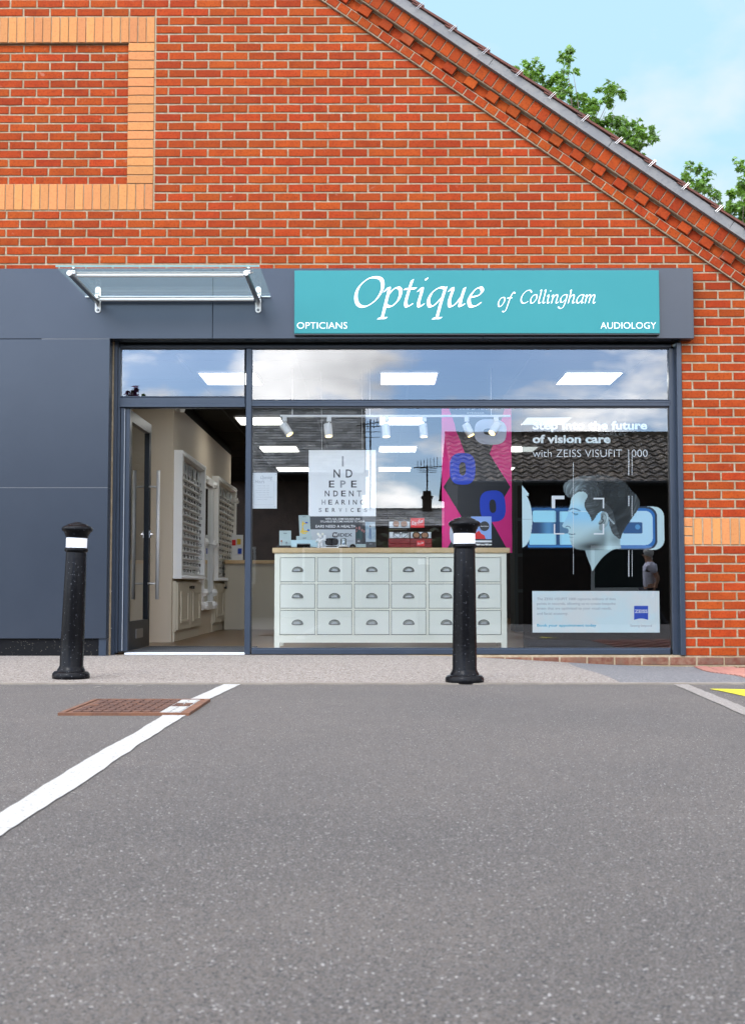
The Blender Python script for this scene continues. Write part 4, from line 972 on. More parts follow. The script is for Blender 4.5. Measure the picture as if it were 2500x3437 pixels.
# opening hours sheet
YP = YG + .012
x0, z0, x1, z1 = R4(557.5, 1047, 613.5, 1126.5, YP)
op = MB().box((x0, YP, z0), (x1, YP + .003, z1)); op = op.build('opening_hours_sheet', 'paper'); tag(op, 'small white opening hours sheet at the left edge of the window', 'notice')
def S6(x, y): return (820 + x / 3.3) / 1.515151, (1340 + y / 3.3) / 1.515151
def put(root, s_, sx0, sx1, sb, sc_, S, Y, m_, wgt=0, shear=0, name='lettering', sp_=1.):
    p, q, h_ = at(*S(sx0, sb), Y), at(*S(sx1, sb), Y), at(*S(sx0, sb - sc_), Y); t_ = MB(); text_mb(t_, s_, p.x, q.x, p.z, h_.z - p.z, Y, wgt, shear, sp_); return part(t_, name, m_, root)
yl = YP - .0012
put(op, 'Opening', 180, 310, 885, 40, S6, yl, 'inkg', -.01, .4); put(op, 'Hours', 120, 225, 930, 40, S6, yl, 'inkg', -.01, .4)
for i, s_ in enumerate(('MONDAY 9AM - 5PM', 'TUESDAY 9AM - 5PM', 'WEDNESDAY 9AM - 5PM', 'THURSDAY 9AM - 5PM', 'FRIDAY 9AM - 5PM', 'SATURDAY BY APPOINTMENT', 'SUNDAY CLOSED')):
    xa, xb = ((140, 273), (140, 273), (118, 273), (128, 273), (150, 273), (130, 318), (142, 255))[i]; put(op, s_, xa, xb, 963 + i * 25.3, 9, S6, yl, 'inkl')
bl_ = MB()
for (a, b, c_, d) in ((105, 945, 107, 1170), (105, 1168, 327, 1170), (325, 905, 327, 1168), (250, 905, 325, 907)):
    q0, q1 = S6(a, b), S6(c_, d); xa, za, xb, zb_ = R4(*q0, *q1, yl); bl_.add([(xa, yl, za), (xb, yl, za), (xb, yl, zb_), (xa, yl, zb_)], [(0, 1, 2, 3)])
for (a, b) in ((97, 833), (348, 833), (97, 1192), (337, 1192)): p = at(*S6(a, b), yl); disc(bl_, p.x, p.z, .004, yl, 8)
part(bl_, 'printed_border', 'inkl', op)
# hanging hearing poster
YH = 1.0
hp = empty('hearing_poster', (X(758, YH), YH, Z(1100, YH)), 'large hanging white hearing services poster with grey bands above the cabinet', 'poster')
def bandp(y0_, y1_, m_, nm):
    xa, za, xb, zb_ = R4(*S6(712, y0_), *S6(1456, y1_), YH); b_ = MB().box((xa, YH, za), (xb, YH + .004, zb_)); return part(b_, nm, m_, hp)
w1 = bandp(562, 1297, 'paper', 'poster_sheet'); w2 = bandp(1297.5, 1441, 'charcoalp', 'grey_band'); w3 = bandp(1441.5, 1640, 'paperg', 'lower_band')
yh = YH - .0015
def letters(s_, xs_, base, cap, dark, wgt=.012):
    for ch, x_, k in zip(s_, xs_, dark):
        wd = cap * (.30 if ch == 'I' else .82); put(w1, ch, x_ - wd / 2 * (.6 if ch == 'I' else 1), x_ + wd / 2 * (.6 if ch == 'I' else 1), base, cap, S6, yh, 'ink' if k else 'inkg', wgt if k else wgt + .015)
letters('I', [1090], 740, 105, [0]); letters('ND', [1024, 1160], 866, 88, [1, 1]); letters('EPE', [967, 1092, 1213], 976, 74, [1, 0, 1])
letters('NDENT', [917, 1011, 1098, 1184, 1272], 1075, 62, [1, 1, 1, 1, 0]); letters('HEARING', [878, 952, 1025, 1097, 1160, 1224, 1304], 1166, 52, [0, 1, 1, 1, 1, 1, 1])
letters('SERVICES', [841, 914, 988, 1063, 1129, 1194, 1270, 1343], 1248, 42, [0, 1, 1, 0, 0, 1, 1, 0])
put(w2, 'WITH AGE, SOME SOUNDS AND', 895, 1283, 1336, 20, S6, yh, 'whitevinyl', .01); put(w2, 'SYLLABLES BECOME HARDER TO HEAR', 842, 1336, 1364, 20, S6, yh, 'whitevinyl', .01)
put(w2, 'EARS NEED A HEALTH CHECK', 789, 1400, 1422, 28, S6, yh, 'whitevinyl', .01)
put(w3, 'IDEX', 1046, 1194, 1521, 36, S6, yh, 'ink', .02); put(w3, 'LIFE IS ANOTHER', 1046, 1208, 1578, 16, S6, yh, 'inkg')
p = at(*S6(1006, 1503), yh); lg = MB(); flat(lg, blob(p.x, p.z, .026, .024, 20, 3.2), yh); part(lg, 'logo_badge', 'ink', w3); put(w3, 'W', 982, 1032, 1520, 34, S6, yh - .001, 'whitevinyl', .02)
cd = MB()
for px in (860, 1308): a = at(*S6(px, 562), YH); cd.tube((a.x, YH, a.z), (a.x - .01, YH, ZC), .0012, n=5)
part(cd, 'hanging_cord', 'white', hp)
# magenta eyewear banner
YB2 = 1.25
def S7(x, y): return (1440 + x / 4.1233) / 1.515151, (1340 + y / 4.1233) / 1.515151
bn = empty('eyewear_banner', (X(1056, YB2), YB2, Z(1060, YB2)), 'tall magenta eyewear banner with black zigzag and blue loops behind the cabinet', 'banner')
x0, z0, x1, z1 = R4(*S7(176, 60), *S7(1142, 2128), YB2); b_ = MB().box((x0, YB2, z0), (x1, YB2 + .004, z1)); sh = part(b_, 'banner_sheet', 'pink', bn)
def P7(pts, Y): return [((q := at(*S7(*p), Y)).x, q.z) for p in pts]
m_ = MB(); flat(m_, P7([(250, 65), (350, 330), (370, 430), (425, 560), (495, 745), (345, 980), (198, 1213), (480, 1680), (330, 1920), (255, 2060), (262, 2100), (1095, 2100), (1070, 2060), (870, 1700), (1035, 1365), (1125, 1213), (835, 755), (880, 640), (1010, 250), (1060, 65)], YB2 - .002), YB2 - .002); part(m_, 'black_zigzag', 'blackp', sh)
def loop(cx, cy, rx, ry, hx, hy, m_c, rot=0., nm='printed_loop'):
    a = at(*S7(cx, cy), YB2 - .004); sc_ = (at(*S7(cx + 100, cy), YB2 - .004).x - a.x) / 100
    o_ = blob(a.x, a.z, rx * sc_, ry * sc_, 28, 2.9, rot); i_ = blob(a.x, a.z, hx * sc_, hy * sc_, 28, 2.6, rot); mm_ = MB(); n = 28
    mm_.add([(p[0], YB2 - .004, p[1]) for p in o_ + i_], [(i, (i + 1) % n, n + (i + 1) % n, n + i) for i in range(n)]); part(mm_, nm, m_c, sh)
loop(462, 962, 178, 220, 46, 92, 'bluep'); loop(880, 1480, 178, 218, 46, 94, 'bluep', .06); loop(848, 450, 222, 178, 96, 46, 'lilacp', -.05); loop(455, 1860, 172, 170, 90, 46, 'lilacp')
tm = MB(); a, b, h_ = at(*S7(370, 140), YB2 - .005), at(*S7(950, 140), YB2 - .005), at(*S7(370, 95), YB2 - .005)
pen_mb(tm, 'Annie et une', a.x, b.x, a.z, h_.z - a.z, YB2 - .0045, .15, .04) if False else text_mb(tm, 'Anne & Valentin', a.x, b.x, a.z, (h_.z - a.z) * 1.2, YB2 - .0045, 0, .4); part(tm, 'lettering', 'whitevinyl', sh)
put(sh, 'EYEWEAR', 530, 762, 200, 22, S7, YB2 - .0045, 'whitevinyl')

# ------------------------------------------------------------------ vision care vinyl on the right of the big window
YV = YG + .012
vv = empty('vision_care_vinyl', (X(1318, YV), YV, Z(1150, YV)), 'printed vision care advert with a man in profile at the right of the window', 'window poster')
def S3(x, y): return (1740 + x / 3.3) / 1.515151, (1560 + y / 3.3) / 1.515151
def S8(x, y): return (1750 + x / 3.173) / 1.515151, (1340 + y / 3.173) / 1.515151
def inpoly(x, y, P):
    r = np.zeros(x.shape, bool); n = len(P)
    for i in range(n):
        (xa, ya_), (xb, yb__) = P[i], P[(i + 1) % n]
        if ya_ == yb__: continue
        c_ = ((ya_ > y) != (yb__ > y)) & (x < (xb - xa) * (y - ya_) / (yb__ - ya_) + xa); r ^= c_
    return r
def smooth(P, n=4):
    return [q for q in spline(list(P) + [P[0]], n)][:-1]
face = smooth([(590, 365), (575, 440), (560, 485), (550, 540), (530, 592), (500, 640), (485, 668), (492, 692), (520, 703), (546, 712), (553, 735), (550, 755), (556, 770), (570, 790), (566, 815), (572, 845), (583, 880), (600, 910), (640, 935), (700, 943), (735, 952), (750, 1005), (775, 1070), (800, 1135), (815, 1178), (850, 1130), (910, 1050), (980, 985), (1060, 938), (1135, 925), (1125, 870), (1130, 810), (1090, 700), (1040, 500), (900, 380), (770, 310), (700, 295), (640, 315)], 3)
hair = smooth([(580, 368), (540, 352), (508, 310), (497, 250), (518, 200), (560, 172), (620, 150), (640, 135), (690, 128), (760, 120), (850, 118), (960, 110), (1080, 140), (1180, 185), (1270, 290), (1335, 360), (1355, 430), (1330, 500), (1285, 560), (1230, 640), (1180, 710), (1150, 775), (1130, 822), (1085, 800), (1045, 760), (1020, 700), (1005, 640), (1000, 570), (960, 525), (910, 520), (860, 575), (815, 628), (795, 570), (735, 470), (742, 400), (772, 345), (735, 305), (690, 295), (640, 315), (608, 345)], 3)
ear = smooth([(915, 545), (940, 522), (975, 525), (998, 560), (1000, 610), (985, 660), (950, 698), (915, 726), (893, 712), (898, 660), (890, 640), (915, 600)], 3)
def sm(a, b, x): t = np.clip((x - a) / (b - a), 0, 1); return t * t * (3 - 2 * t)
ST = 5; gx = np.arange(36, 1630, ST); gy = np.arange(110, 1190, ST); XX, YY = np.meshgrid(gx.astype(float), gy.astype(float))
rgb = np.zeros(XX.shape + (3,)); A = np.zeros(XX.shape)
def paintm(mask, c_, a=1.): 
    global rgb, A
    mm_ = np.asarray(mask, float)[..., None] if np.asarray(mask).dtype == bool else np.asarray(mask)[..., None]
    c_ = np.asarray(c_, float); c_ = np.broadcast_to(c_, rgb.shape); rgb = rgb * (1 - mm_) + c_ * mm_; A = np.maximum(A * (1 - mm_[..., 0]), 0) + mm_[..., 0] * a
# blue glow band
band = sm(455, 520, YY) * (1 - sm(880, 935, YY)) * (XX < 1500)
edge = np.exp(-((YY - 905) / 16) ** 2) + .6 * np.exp(-((YY - 490) / 22) ** 2)
paintm(band * .8, [.02, .10, .26], 1.); paintm(np.clip(edge, 0, 1) * (XX > 100) * (XX < 1500), [.03, .24, .60], 1.)
def rr(x0_, y0_, x1_, y1_, r=12, rr_=None):
    cx_ = np.clip(XX, x0_ + r, x1_ - (rr_ or r)); cy_ = np.clip(YY, y0_ + (r), y1_ - (r)); R_ = np.where(XX > (x0_ + x1_) / 2, rr_ or r, r); cy_ = np.clip(YY, y0_ + R_, y1_ - R_)
    return np.hypot(XX - cx_, YY - cy_) <= R_
LB = np.stack([.40 + .14 * sm(300, 1300, XX), .82 + 0 * XX, .97 + 0 * XX], -1)
paintm(rr(1110, 465, 1622, 942, 20, 110), [.62, .80, .80]); paintm(rr(1100, 465, 1545, 942, 20, 110), [.012, .03, .06]); paintm(rr(1100, 485, 1520, 925, 20, 95), [.01, .16, .48]); paintm(rr(1100, 512, 1492, 890, 20, 80), LB)
paintm(rr(1160, 640, 1378, 760, 8), [.02, .10, .26]); paintm(np.hypot(XX - 1325, YY - 690) < 28, [.10, .34, .62])
for q in ((155, 510, 413, 637), (455, 516, 640, 642), (112, 765, 413, 889), (455, 765, 640, 889)): paintm(rr(*q, 14), LB * (.72 + .28 * sm(0, 60, np.abs(XX - 435)))[..., None])
paintm(rr(155, 640, 410, 760, 4), np.stack([.01 + .08 * np.exp(-((XX - 330) / 70) ** 2), .05 + .25 * np.exp(-((XX - 330) / 70) ** 2), .14 + .4 * np.exp(-((XX - 330) / 70) ** 2)], -1)); paintm(rr(455, 640, 560, 760, 4), [.10, .22, .34])
paintm(((XX < 148) & (np.hypot((XX - 30) / 118, (YY - 612) / 305) < 1)) , [.66, .84, .86]); paintm(inpoly(XX, YY, [(36, 225), (112, 320), (108, 350), (36, 320)]), [.66, .84, .86]); paintm((np.abs(YY - 606) < 3) & (XX < 146), [.35, .5, .52])
# face
jaw = sm(0, 1, np.clip((XX - 640) * .0022 + (YY - 760) * .0040, 0, 1)) * (1 - sm(930, 1010, XX) * sm(600, 760, YY) * .6)
shade = .80 - .52 * jaw
shade += .30 * np.exp(-(((XX - 900) * .8 - (YY - 1000) * -.6 - 20) / 80) ** 2) * sm(820, 930, YY)
shade = np.where(YY > 945, .62 - .12 * sm(830, 760, XX) , shade)
shade -= .25 * np.exp(-(((XX - 800) / 170) ** 2 + ((YY - 900) / 40) ** 2))
shade -= .14 * np.exp(-(((XX - 740) / 60) ** 2 + ((YY - 350) / 60) ** 2)); shade += .10 * np.exp(-(((XX - 640) / 60) ** 2 + ((YY - 420) / 90) ** 2))
shade -= .20 * np.exp(-(((XX - 1080) / 60) ** 2 + ((YY - 830) / 60) ** 2)); shade = np.clip(shade, .06, .9)
bl = np.exp(-((YY - 560) / 120) ** 2)[..., None]
fc = shade[..., None] * (np.array([.70, .93, .93]) * (1 - bl * .8) + np.array([.38, .86, 1.18]) * bl * .8)
fm = inpoly(XX, YY, face); paintm(fm, fc)
def stroke(pts, w_, c_, a=1., clipm=None):
    P = spline(pts, 6); d = np.full(XX.shape, 1e9)
    for (xa, ya_), (xb, yb__) in zip(P[:-1], P[1:]):
        L = (xb - xa) ** 2 + (yb__ - ya_) ** 2 + 1e-9; t = np.clip(((XX - xa) * (xb - xa) + (YY - ya_) * (yb__ - ya_)) / L, 0, 1)
        d = np.minimum(d, np.hypot(XX - xa - t * (xb - xa), YY - ya_ - t * (yb__ - ya_)))
    k_ = (1 - sm(w_ * .5, w_ * 1.1, d)) * a
    if clipm is not None: k_ = k_ * clipm
    paintm(k_, c_)
DK = [.012, .07, .14]
stroke([(562, 505), (595, 487), (640, 492), (685, 512)], 9, [.02, .12, .25], .85); stroke([(600, 530), (625, 545), (655, 545)], 6, DK, .9); stroke([(608, 540), (632, 560), (660, 548)], 5, [.05, .25, .42], .8)
stroke([(597, 522), (640, 520), (700, 516)], 4, [.08, .35, .5], .6); stroke([(522, 690), (540, 682), (566, 690), (572, 705)], 5, DK, .85); stroke([(500, 700), (535, 706), (550, 716)], 5, [.10, .3, .4], .7)
stroke([(556, 766), (590, 772), (625, 768)], 6, DK, .9); stroke([(565, 800), (585, 806), (605, 803)], 8, [.18, .32, .36], .55); stroke([(575, 845), (590, 855)], 8, [.3, .45, .5], .4)
stroke([(600, 915), (660, 940), (735, 948)], 8, [.05, .09, .1], .6); stroke([(553, 512), (800, 520), (925, 525)], 4, [.80, .95, 1.0], .8)
em = inpoly(XX, YY, ear); 
# hair : streaks that follow a swept direction
rs = np.random.RandomState(4)
def vnoise(x, y):
    xi, yi = np.floor(x).astype(int), np.floor(y).astype(int); xf, yf = x - xi, y - yi; T = rs_tab
    f = lambda a, b: T[(a * 57 + b * 131) % 4096]; u_, v_ = xf * xf * (3 - 2 * xf), yf * yf * (3 - 2 * yf)
    return (f(xi, yi) * (1 - u_) + f(xi + 1, yi) * u_) * (1 - v_) + (f(xi, yi + 1) * (1 - u_) + f(xi + 1, yi + 1) * u_) * v_
rs_tab = rs.rand(4096)
hm = inpoly(XX + 6 * (vnoise(XX / 14, YY / 14) - .5), YY + 10 * (vnoise(XX / 11 + 9, YY / 11) - .5), hair)
cxh, cyh = 760, 330; th_ = np.arctan2(YY - cyh, XX - cxh); rd = np.hypot((XX - cxh), (YY - cyh) * 1.15)
st = vnoise(rd / 13 + 2.6 * vnoise(XX / 70, YY / 70), th_ * 2.2 + 30) * .6 + vnoise(rd / 6 + 20, th_ * 4 + 50) * .4
front = np.exp(-(((XX - 600) / 120) ** 2 + ((YY - 230) / 110) ** 2)); backh = np.exp(-(((XX - 1310) / 60) ** 2 + ((YY - 440) / 130) ** 2))
hv = .03 + (st ** 3) * (.55 * front + .16 + .35 * backh) + .10 * front
paintm(hm, hv[..., None] * np.array([.80, 1.0, 1.02])); A = np.where(hm & ~fm, .55 + .45 * np.clip(front * 1.6 + backh + sm(1000, 760, XX), 0, 1), A)
paintm(em, (.34 + .35 * np.exp(-(((XX - 985) / 26) ** 2 + ((YY - 590) / 70) ** 2)) - .0 * XX)[..., None] * np.array([.80, 1., 1.]))
stroke([(925, 560), (950, 545), (972, 570), (968, 620), (945, 655)], 6, [.08, .12, .13], .8); stroke([(935, 570), (925, 600), (945, 620), (915, 650), (895, 655)], 9, [.02, .03, .035], .85)
stroke([(1005, 588), (1060, 652)], 9, [.75, .88, .9], .9); stroke([(1010, 592), (1056, 648)], 4, [.1, .12, .13], .9)
stroke([(1000, 570), (995, 650), (950, 705), (915, 728)], 4, [.08, .1, .1], .6)
idx = np.arange(XX.size).reshape(XX.shape); keep = (A[:-1, :-1] > .02) | (A[1:, :-1] > .02) | (A[:-1, 1:] > .02) | (A[1:, 1:] > .02)
q0, q1 = at(*S3(0, 0), YV), at(*S3(1000, 1000), YV); kx, kz = (q1.x - q0.x) / 1000, (q1.z - q0.z) / 1000
quads = np.stack([idx[:-1, :-1][keep], idx[:-1, 1:][keep], idx[1:, 1:][keep], idx[1:, :-1][keep]], -1); used = np.unique(quads); remap = np.full(XX.size, -1); remap[used] = np.arange(len(used))
mb = MB(); fx, fy = XX.ravel()[used], YY.ravel()[used]; mb.v = [(q0.x + a * kx, YV, q0.z + b * kz) for a, b in zip(fx, fy)]; mb.f = [tuple(map(int, q)) for q in remap[quads]]; mb.m = [0] * len(mb.f)
pm = mat('printed portrait', (.5, .5, .5), .6, attr='print_colour', alpha_attr='print_alpha')
po = part(mb, 'printed_portrait', pm, vv); me = po.data
ca = me.color_attributes.new('print_colour', 'FLOAT_COLOR', 'POINT'); cv = np.ones((len(used), 4)); cv[:, :3] = np.clip(rgb.reshape(-1, 3)[used], 0, .95); ca.data.foreach_set('color', cv.ravel())
aa = me.attributes.new('print_alpha', 'FLOAT', 'POINT'); aa.data.foreach_set('value', A.ravel()[used].astype(np.float32))
tag(po, 'cool blue toned print of a man in profile looking left')
xa, za, xb, zb_ = R4(1157, 902, 1480, 1437, YV + .006); m_ = MB(); m_.add([(xa, YV + .006, za), (xb, YV + .006, za), (xb, YV + .006, zb_), (xa, YV + .006, zb_)], [(0, 1, 2, 3)]); part(m_, 'tinted_film', 'film', vv)
# crop brackets and dotted measuring lines
YV2 = YV - .0015
for pts in ([(367, 343), (507, 343), (507, 381), (405, 381), (405, 482), (367, 482)], [(830, 366), (948, 366), (948, 482), (932, 482), (932, 383), (830, 383)], [(390, 655), (405, 655), (405, 757), (507, 757), (507, 772), (390, 772)], [(932, 655), (948, 655), (948, 773), (832, 773), (832, 757), (932, 757)]):
    m_ = MB(); flat(m_, [((q := at(*S3(*p), YV2)).x, q.z) for p in pts], YV2); part(m_, 'corner_bracket', 'whitevinyl', vv)
m_ = MB()
for (xx_, ya_, yb__, w_) in ((606, -25, 970, 6), (607, 985, 1215, 6), (1220, -160, 115, 12), (1221, 345, 460, 12), (1221, 950, 1240, 12), (1257, -130, 115, 7), (1257, 345, 580, 7), (1258, 950, 1240, 7)):
    y_ = ya_
    while y_ < yb__:
        e_ = min(y_ + 14, yb__); a, b = at(*S3(xx_ - w_ / 2, e_), YV2), at(*S3(xx_ + w_ / 2, y_), YV2); m_.add([(a.x, YV2, a.z), (b.x, YV2, a.z), (b.x, YV2, b.z), (a.x, YV2, b.z)], [(0, 1, 2, 3)]); y_ += 19
part(m_, 'dotted_line', 'whitevinyl', vv)
YV = YV2
put(vv, 'Step into the future', 117, 1338, 318, 82, S8, YV2, 'cardcyan', .035); put(vv, 'of vision care', 117, 948, 463, 82, S8, YV2, 'cardcyan', .035); put(vv, 'with ZEISS VISUFIT 1000', 120, 1342, 615, 80, S8, YV2, 'whitevinyl', -.014)
put(vv, 'OAKLEY', 820, 1125, 385, 26, S8, YV2 + .003, mat('dim lettering', (.06, .065, .065), .6), .02, 0, 'dim_lettering')
def S9(x, y): return (1700 + x / 2.637) / 1.515151, (1340 + y / 2.637) / 1.515151
xa, za, xb, zb_ = R4(*S9(228, 1698), *S9(1353, 2066), YV2); m_ = MB().box((xa, YV2, za), (xb, YV2 + .002, zb_)); tc_ = part(m_, 'text_card', 'cardcyan', vv); yq = YV2 - .0012
for i, (s_, b) in enumerate((('The ZEISS VISUFIT 1000 captures millions of data', 965), ('points in seconds, allowing us to create bespoke', 963), ('lenses that are optimised to your visual needs,', 928), ('and facial anatomy.', 545))): put(tc_, s_, 268, b, (1779, 1820, 1862, 1908)[i], 22, S9, yq, 'inkg', -.004)
put(tc_, 'Book your appointment today', 269, 794, 2013, 22, S9, yq, 'cyanink', .025); put(tc_, 'Seeing beyond', 1095, 1285, 2014, 19, S9, yq, 'inkg')
m_ = MB(); pts = [(1128, 1830), (1252, 1830), (1252, 1954)] + [(1252 - i * 12.4, 1954 - 12 * math.sin(math.pi * i / 10)) for i in range(1, 10)] + [(1128, 1954)]
flat(m_, [((q := at(*S9(*p), yq)).x, q.z) for p in pts], yq); lb = part(m_, 'logo_badge', 'zblue', tc_); put(lb, 'ZEISS', 1133, 1248, 1892, 28, S9, yq - .0012, 'whitevinyl', .02)

# ------------------------------------------------------------------ things on the cabinet
YI = YB + .15
def S5(x, y): return (900 + x / 4.125) / 1.515151, (1700 + y / 4.125) / 1.515151
def card(S, xa, ya_, xb, yb__, Y, th_, m_, nm, parent=None, skew=0):
    a, b = at(*S(xa, yb__), Y), at(*S(xb, ya_), Y); r = MB(); dx = skew
    r.prism([(a.x, a.z), (b.x, a.z), (b.x + dx, b.z), (a.x + dx, b.z)], Y, Y + th_); return part(r, nm, m_, parent) if parent else r.build(nm, m_)
def zrest(o):      # stand on the oak top
    pass
def root_at(nm, S, x, Y, lab, cat): a = at(*S(x, 560), Y); return empty(nm, (a.x, Y, ZTOP), lab, cat)
r = root_at('hearing_aid_stand', S5, 215, YI, 'pale card stand with two tiny hearing aids at the left end of the cabinet', 'display stand')
card(S5, 155, 335, 318, 541, YI + .03, .004, 'greycard', 'back_card', r); b_ = card(S5, 118, 540, 315, 563, YI - .02, .09, 'black', 'stand_base', r)
put(r, 'WIDEX', 210, 262, 378, 10, S5, YI + .0288, 'ink', .02)
for (x_, y_, m_c) in ((184, 480, mat('copper shell', (.5, .2, .13), .4)), (252, 502, 'inkg')):
    a = at(*S5(x_, y_), YI); m_ = MB(); m_.lathe([(0, -.009), (.006, -.006), (.009, 0), (.006, .007), (0, .010)], 10, 0, (a.x, YI, a.z)); m_.tube((a.x, YI, a.z - .008), (a.x, YI, ZTOP + .008), .0012, n=5); part(m_, 'hearing_aid', m_c, r, True)
r = root_at('leaflet_display', S5, 520, YI, 'tilted pale leaflet with a yellow figure on a pale blue block', 'display')
card(S5, 315, 465, 700, 563, YI, .12, 'palebl', 'block', r); card(S5, 390, 410, 600, 464.5, YI + .01, .06, 'greycard', 'riser', r); lf_ = card(S5, 436, 122, 592, 412, YI + .03, .004, 'greycard', 'leaflet', r, -.010)
put(r, 'WIDEX', 472, 530, 445, 14, S5, YI + .0088, 'ink', .02); put(r, 'WIDEX', 476, 524, 147, 10, S5, YI + .0288, 'ink', .02)
m_ = MB()
for (x_, y_, a_, b_) in ((480, 240, 12, 40), (510, 235, 32, 10), (478, 330, 12, 50), (520, 345, 40, 12), (500, 372, 34, 8), (455, 350, 10, 24)):
    p = at(*S5(x_, y_), YI + .028); sc_ = .00062; flat(m_, blob(p.x, p.z, a_ * sc_, b_ * sc_, 12, 2), YI + .0285 - .0003 * (x_ % 7))
part(m_, 'printed_figure', 'yellowp', lf_); m_ = MB()
for (x_, y_) in ((530, 225), (555, 328)): p = at(*S5(x_, y_), YI + .026); flat(m_, blob(p.x, p.z, .012, .007, 12, 2), YI + .026)
part(m_, 'printed_detail', 'zblue', lf_)
r = root_at('charging_case', S5, 490, YI - .07, 'low black charging case in front of the pale blue block', 'charging case')
a, b = at(*S5(400, 562), YI - .07), at(*S5(582, 515), YI - .07); m_ = MB().box((a.x, YI - .10, ZTOP + .001), (b.x, YI - .02, b.z), 0, .008); part(m_, 'case_body', 'iron', r); m_ = MB().box((a.x + .002, YI - .103, b.z - .006), (b.x - .002, YI - .1005, b.z - .003)); part(m_, 'case_seam', 'steel', r)
# small white figurine
a = at(*S5(720, 560), YI - .03); r = empty('white_figurine', (a.x, YI - .03, ZTOP), 'small white round eared figurine standing on the oak top', 'figurine'); fg = MB(); Z0 = ZTOP
def ball(mb, x, y, z, rx, rz, n=10): mb.lathe([(0, -rz), (rx * .7, -rz * .7), (rx, 0), (rx * .7, rz * .7), (0, rz)], n, 0, (x, y, z))
y_ = YI - .03; ball(fg, a.x, y_, Z0 + .062, .022, .030); ball(fg, a.x, y_ - .004, Z0 + .103, .019, .018); fg.tube((a.x - .012, y_, Z0 + .045), (a.x - .017, y_, Z0 + .006), .011, .009); fg.tube((a.x + .012, y_, Z0 + .045), (a.x + .015, y_, Z0 + .006), .011, .009)
fg.tube((a.x - .018, y_, Z0 + .08), (a.x - .036, y_ - .01, Z0 + .055), .008, .006); fg.tube((a.x + .018, y_, Z0 + .08), (a.x + .032, y_ - .015, Z0 + .072), .008, .006)
for s_ in (-1, 1): fg.box((a.x + s_ * .016 - .011, y_ - .025, Z0 + .0005), (a.x + s_ * .016 + .011, y_ + .012, Z0 + .010), 0, .003)
part(fg, 'figure_body', 'whitevinyl', r, True)
m_ = MB()
for s_ in (-1, 1): m_.tube((a.x + s_ * .019 + .001, y_ - .004, Z0 + .122), (a.x + s_ * .019 + .001, y_ + .004, Z0 + .122), .011, n=14)
part(m_, 'ear', 'cream', r); b_ = MB().box((a.x + .026, y_ + .01, Z0 + .065), (a.x + .048, y_ + .013, Z0 + .115)); part(b_, 'backing_card', 'paper', r)
# open black case
a, b = at(*S5(787, 540), YI), at(*S5(970, 437), YI); r = empty('headphone_case', ((a.x + b.x) / 2, YI, ZTOP), 'open black oval case on a tray on the oak top', 'case')
m_ = MB(); m_.prism(blob((a.x + b.x) / 2, (a.z + b.z) / 2, (b.x - a.x) / 2, (b.z - a.z) / 2, 28, 3.6), YI, YI + .025); part(m_, 'case_lid', 'iron', r, 30)
for s_ in (-1, 1): m_ = MB(); m_.prism(blob((a.x + b.x) / 2 + s_ * .030, (a.z + b.z) / 2 - .002, .026, .027, 20, 3), YI - .006, YI - .0005); part(m_, 'padded_cup', 'specs', r, 30)
m_ = MB().box((a.x - .012, YI - .06, ZTOP + .001), (b.x + .005, YI + .03, ZTOP + .010), 0, .003); part(m_, 'tray', 'white', r); m_ = MB().box((a.x + .01, YI - .05, ZTOP + .0105), (b.x - .01, YI - .001, ZTOP + .020), 0, .004); part(m_, 'case_base', 'iron', r)
# round charger under a dome
a = at(*S5(1042, 560), YI - .02); r = empty('round_charger', (a.x, YI - .02, ZTOP), 'round black and white charger under a clear dome on the oak top', 'charger'); c_ = (a.x, YI - .02, ZTOP)
m_ = MB().lathe([(0, .001), (.044, .001), (.046, .010), (.030, .014), (0, .014)], 28, 0, c_); part(m_, 'charger_base', 'iron', r, 40); m_ = MB().lathe([(0, .0142), (.042, .0142), (.043, .022), (.038, .028), (0, .029)], 28, 0, c_); part(m_, 'charger_tray', 'white', r, 40)
m_ = MB().lathe([(.024, .0145), (.024, .075), (.02, .085), (0, .088)], 24, 0, c_); part(m_, 'clear_dome', 'clear', r, True); m_ = MB(); ball(m_, a.x, YI - .02, ZTOP + .04, .008, .012); part(m_, 'ear_piece', 'specs', r, True)
a = at(*S5(1170, 560), YI - .03); r = MB(); r.lathe([(0, .001), (.026, .002), (.028, .015), (.02, .030), (.008, .036), (0, .037)], 18, 0, (0, 0, 0)); o = r.build('ear_cushion', 'specs', None, True); o.location = (a.x, YI - .03, ZTOP); tag(o, 'small rounded black case beside the dark photo card', 'case')
# two photo cards
r = root_at('dark_photo_card', S5, 1280, YI, 'dark photo card of a person from behind with round badge', 'card'); o = card(S5, 1208, 252, 1350, 533, YI + .02, .004, 'ink', 'card_sheet', r); card(S5, 1215, 520, 1350, 563, YI - .01, .05, 'greycard', 'card_stand', r)
m_ = MB()
for (x_, y_, a_, b_) in ((1262, 300, .010, .015), (1300, 330, .009, .012), (1328, 345, .008, .012), (1222, 300, .006, .01), (1225, 345, .006, .01)): p = at(*S5(x_, y_), YI + .018); flat(m_, blob(p.x, p.z, a_, b_, 12, 2), YI + .018)
part(m_, 'printed_faces', mat('dim skin print', (.32, .13, .12), .6), o); m_ = MB(); p = at(*S5(1262, 400), YI + .017); flat(m_, blob(p.x, p.z, .028, .045, 14, 2.5), YI + .017); part(m_, 'printed_back', mat('dark teal print', (.01, .05, .05), .6), o)
m_ = MB(); p = at(*S5(1250, 468), YI + .016); flat(m_, blob(p.x, p.z, .016, .016, 16, 3), YI + .016); part(m_, 'printed_badge', 'charcoalp', o); put(o, 'AI', 1234, 1266, 492, 22, S5, YI + .015, 'whitevinyl', .01)
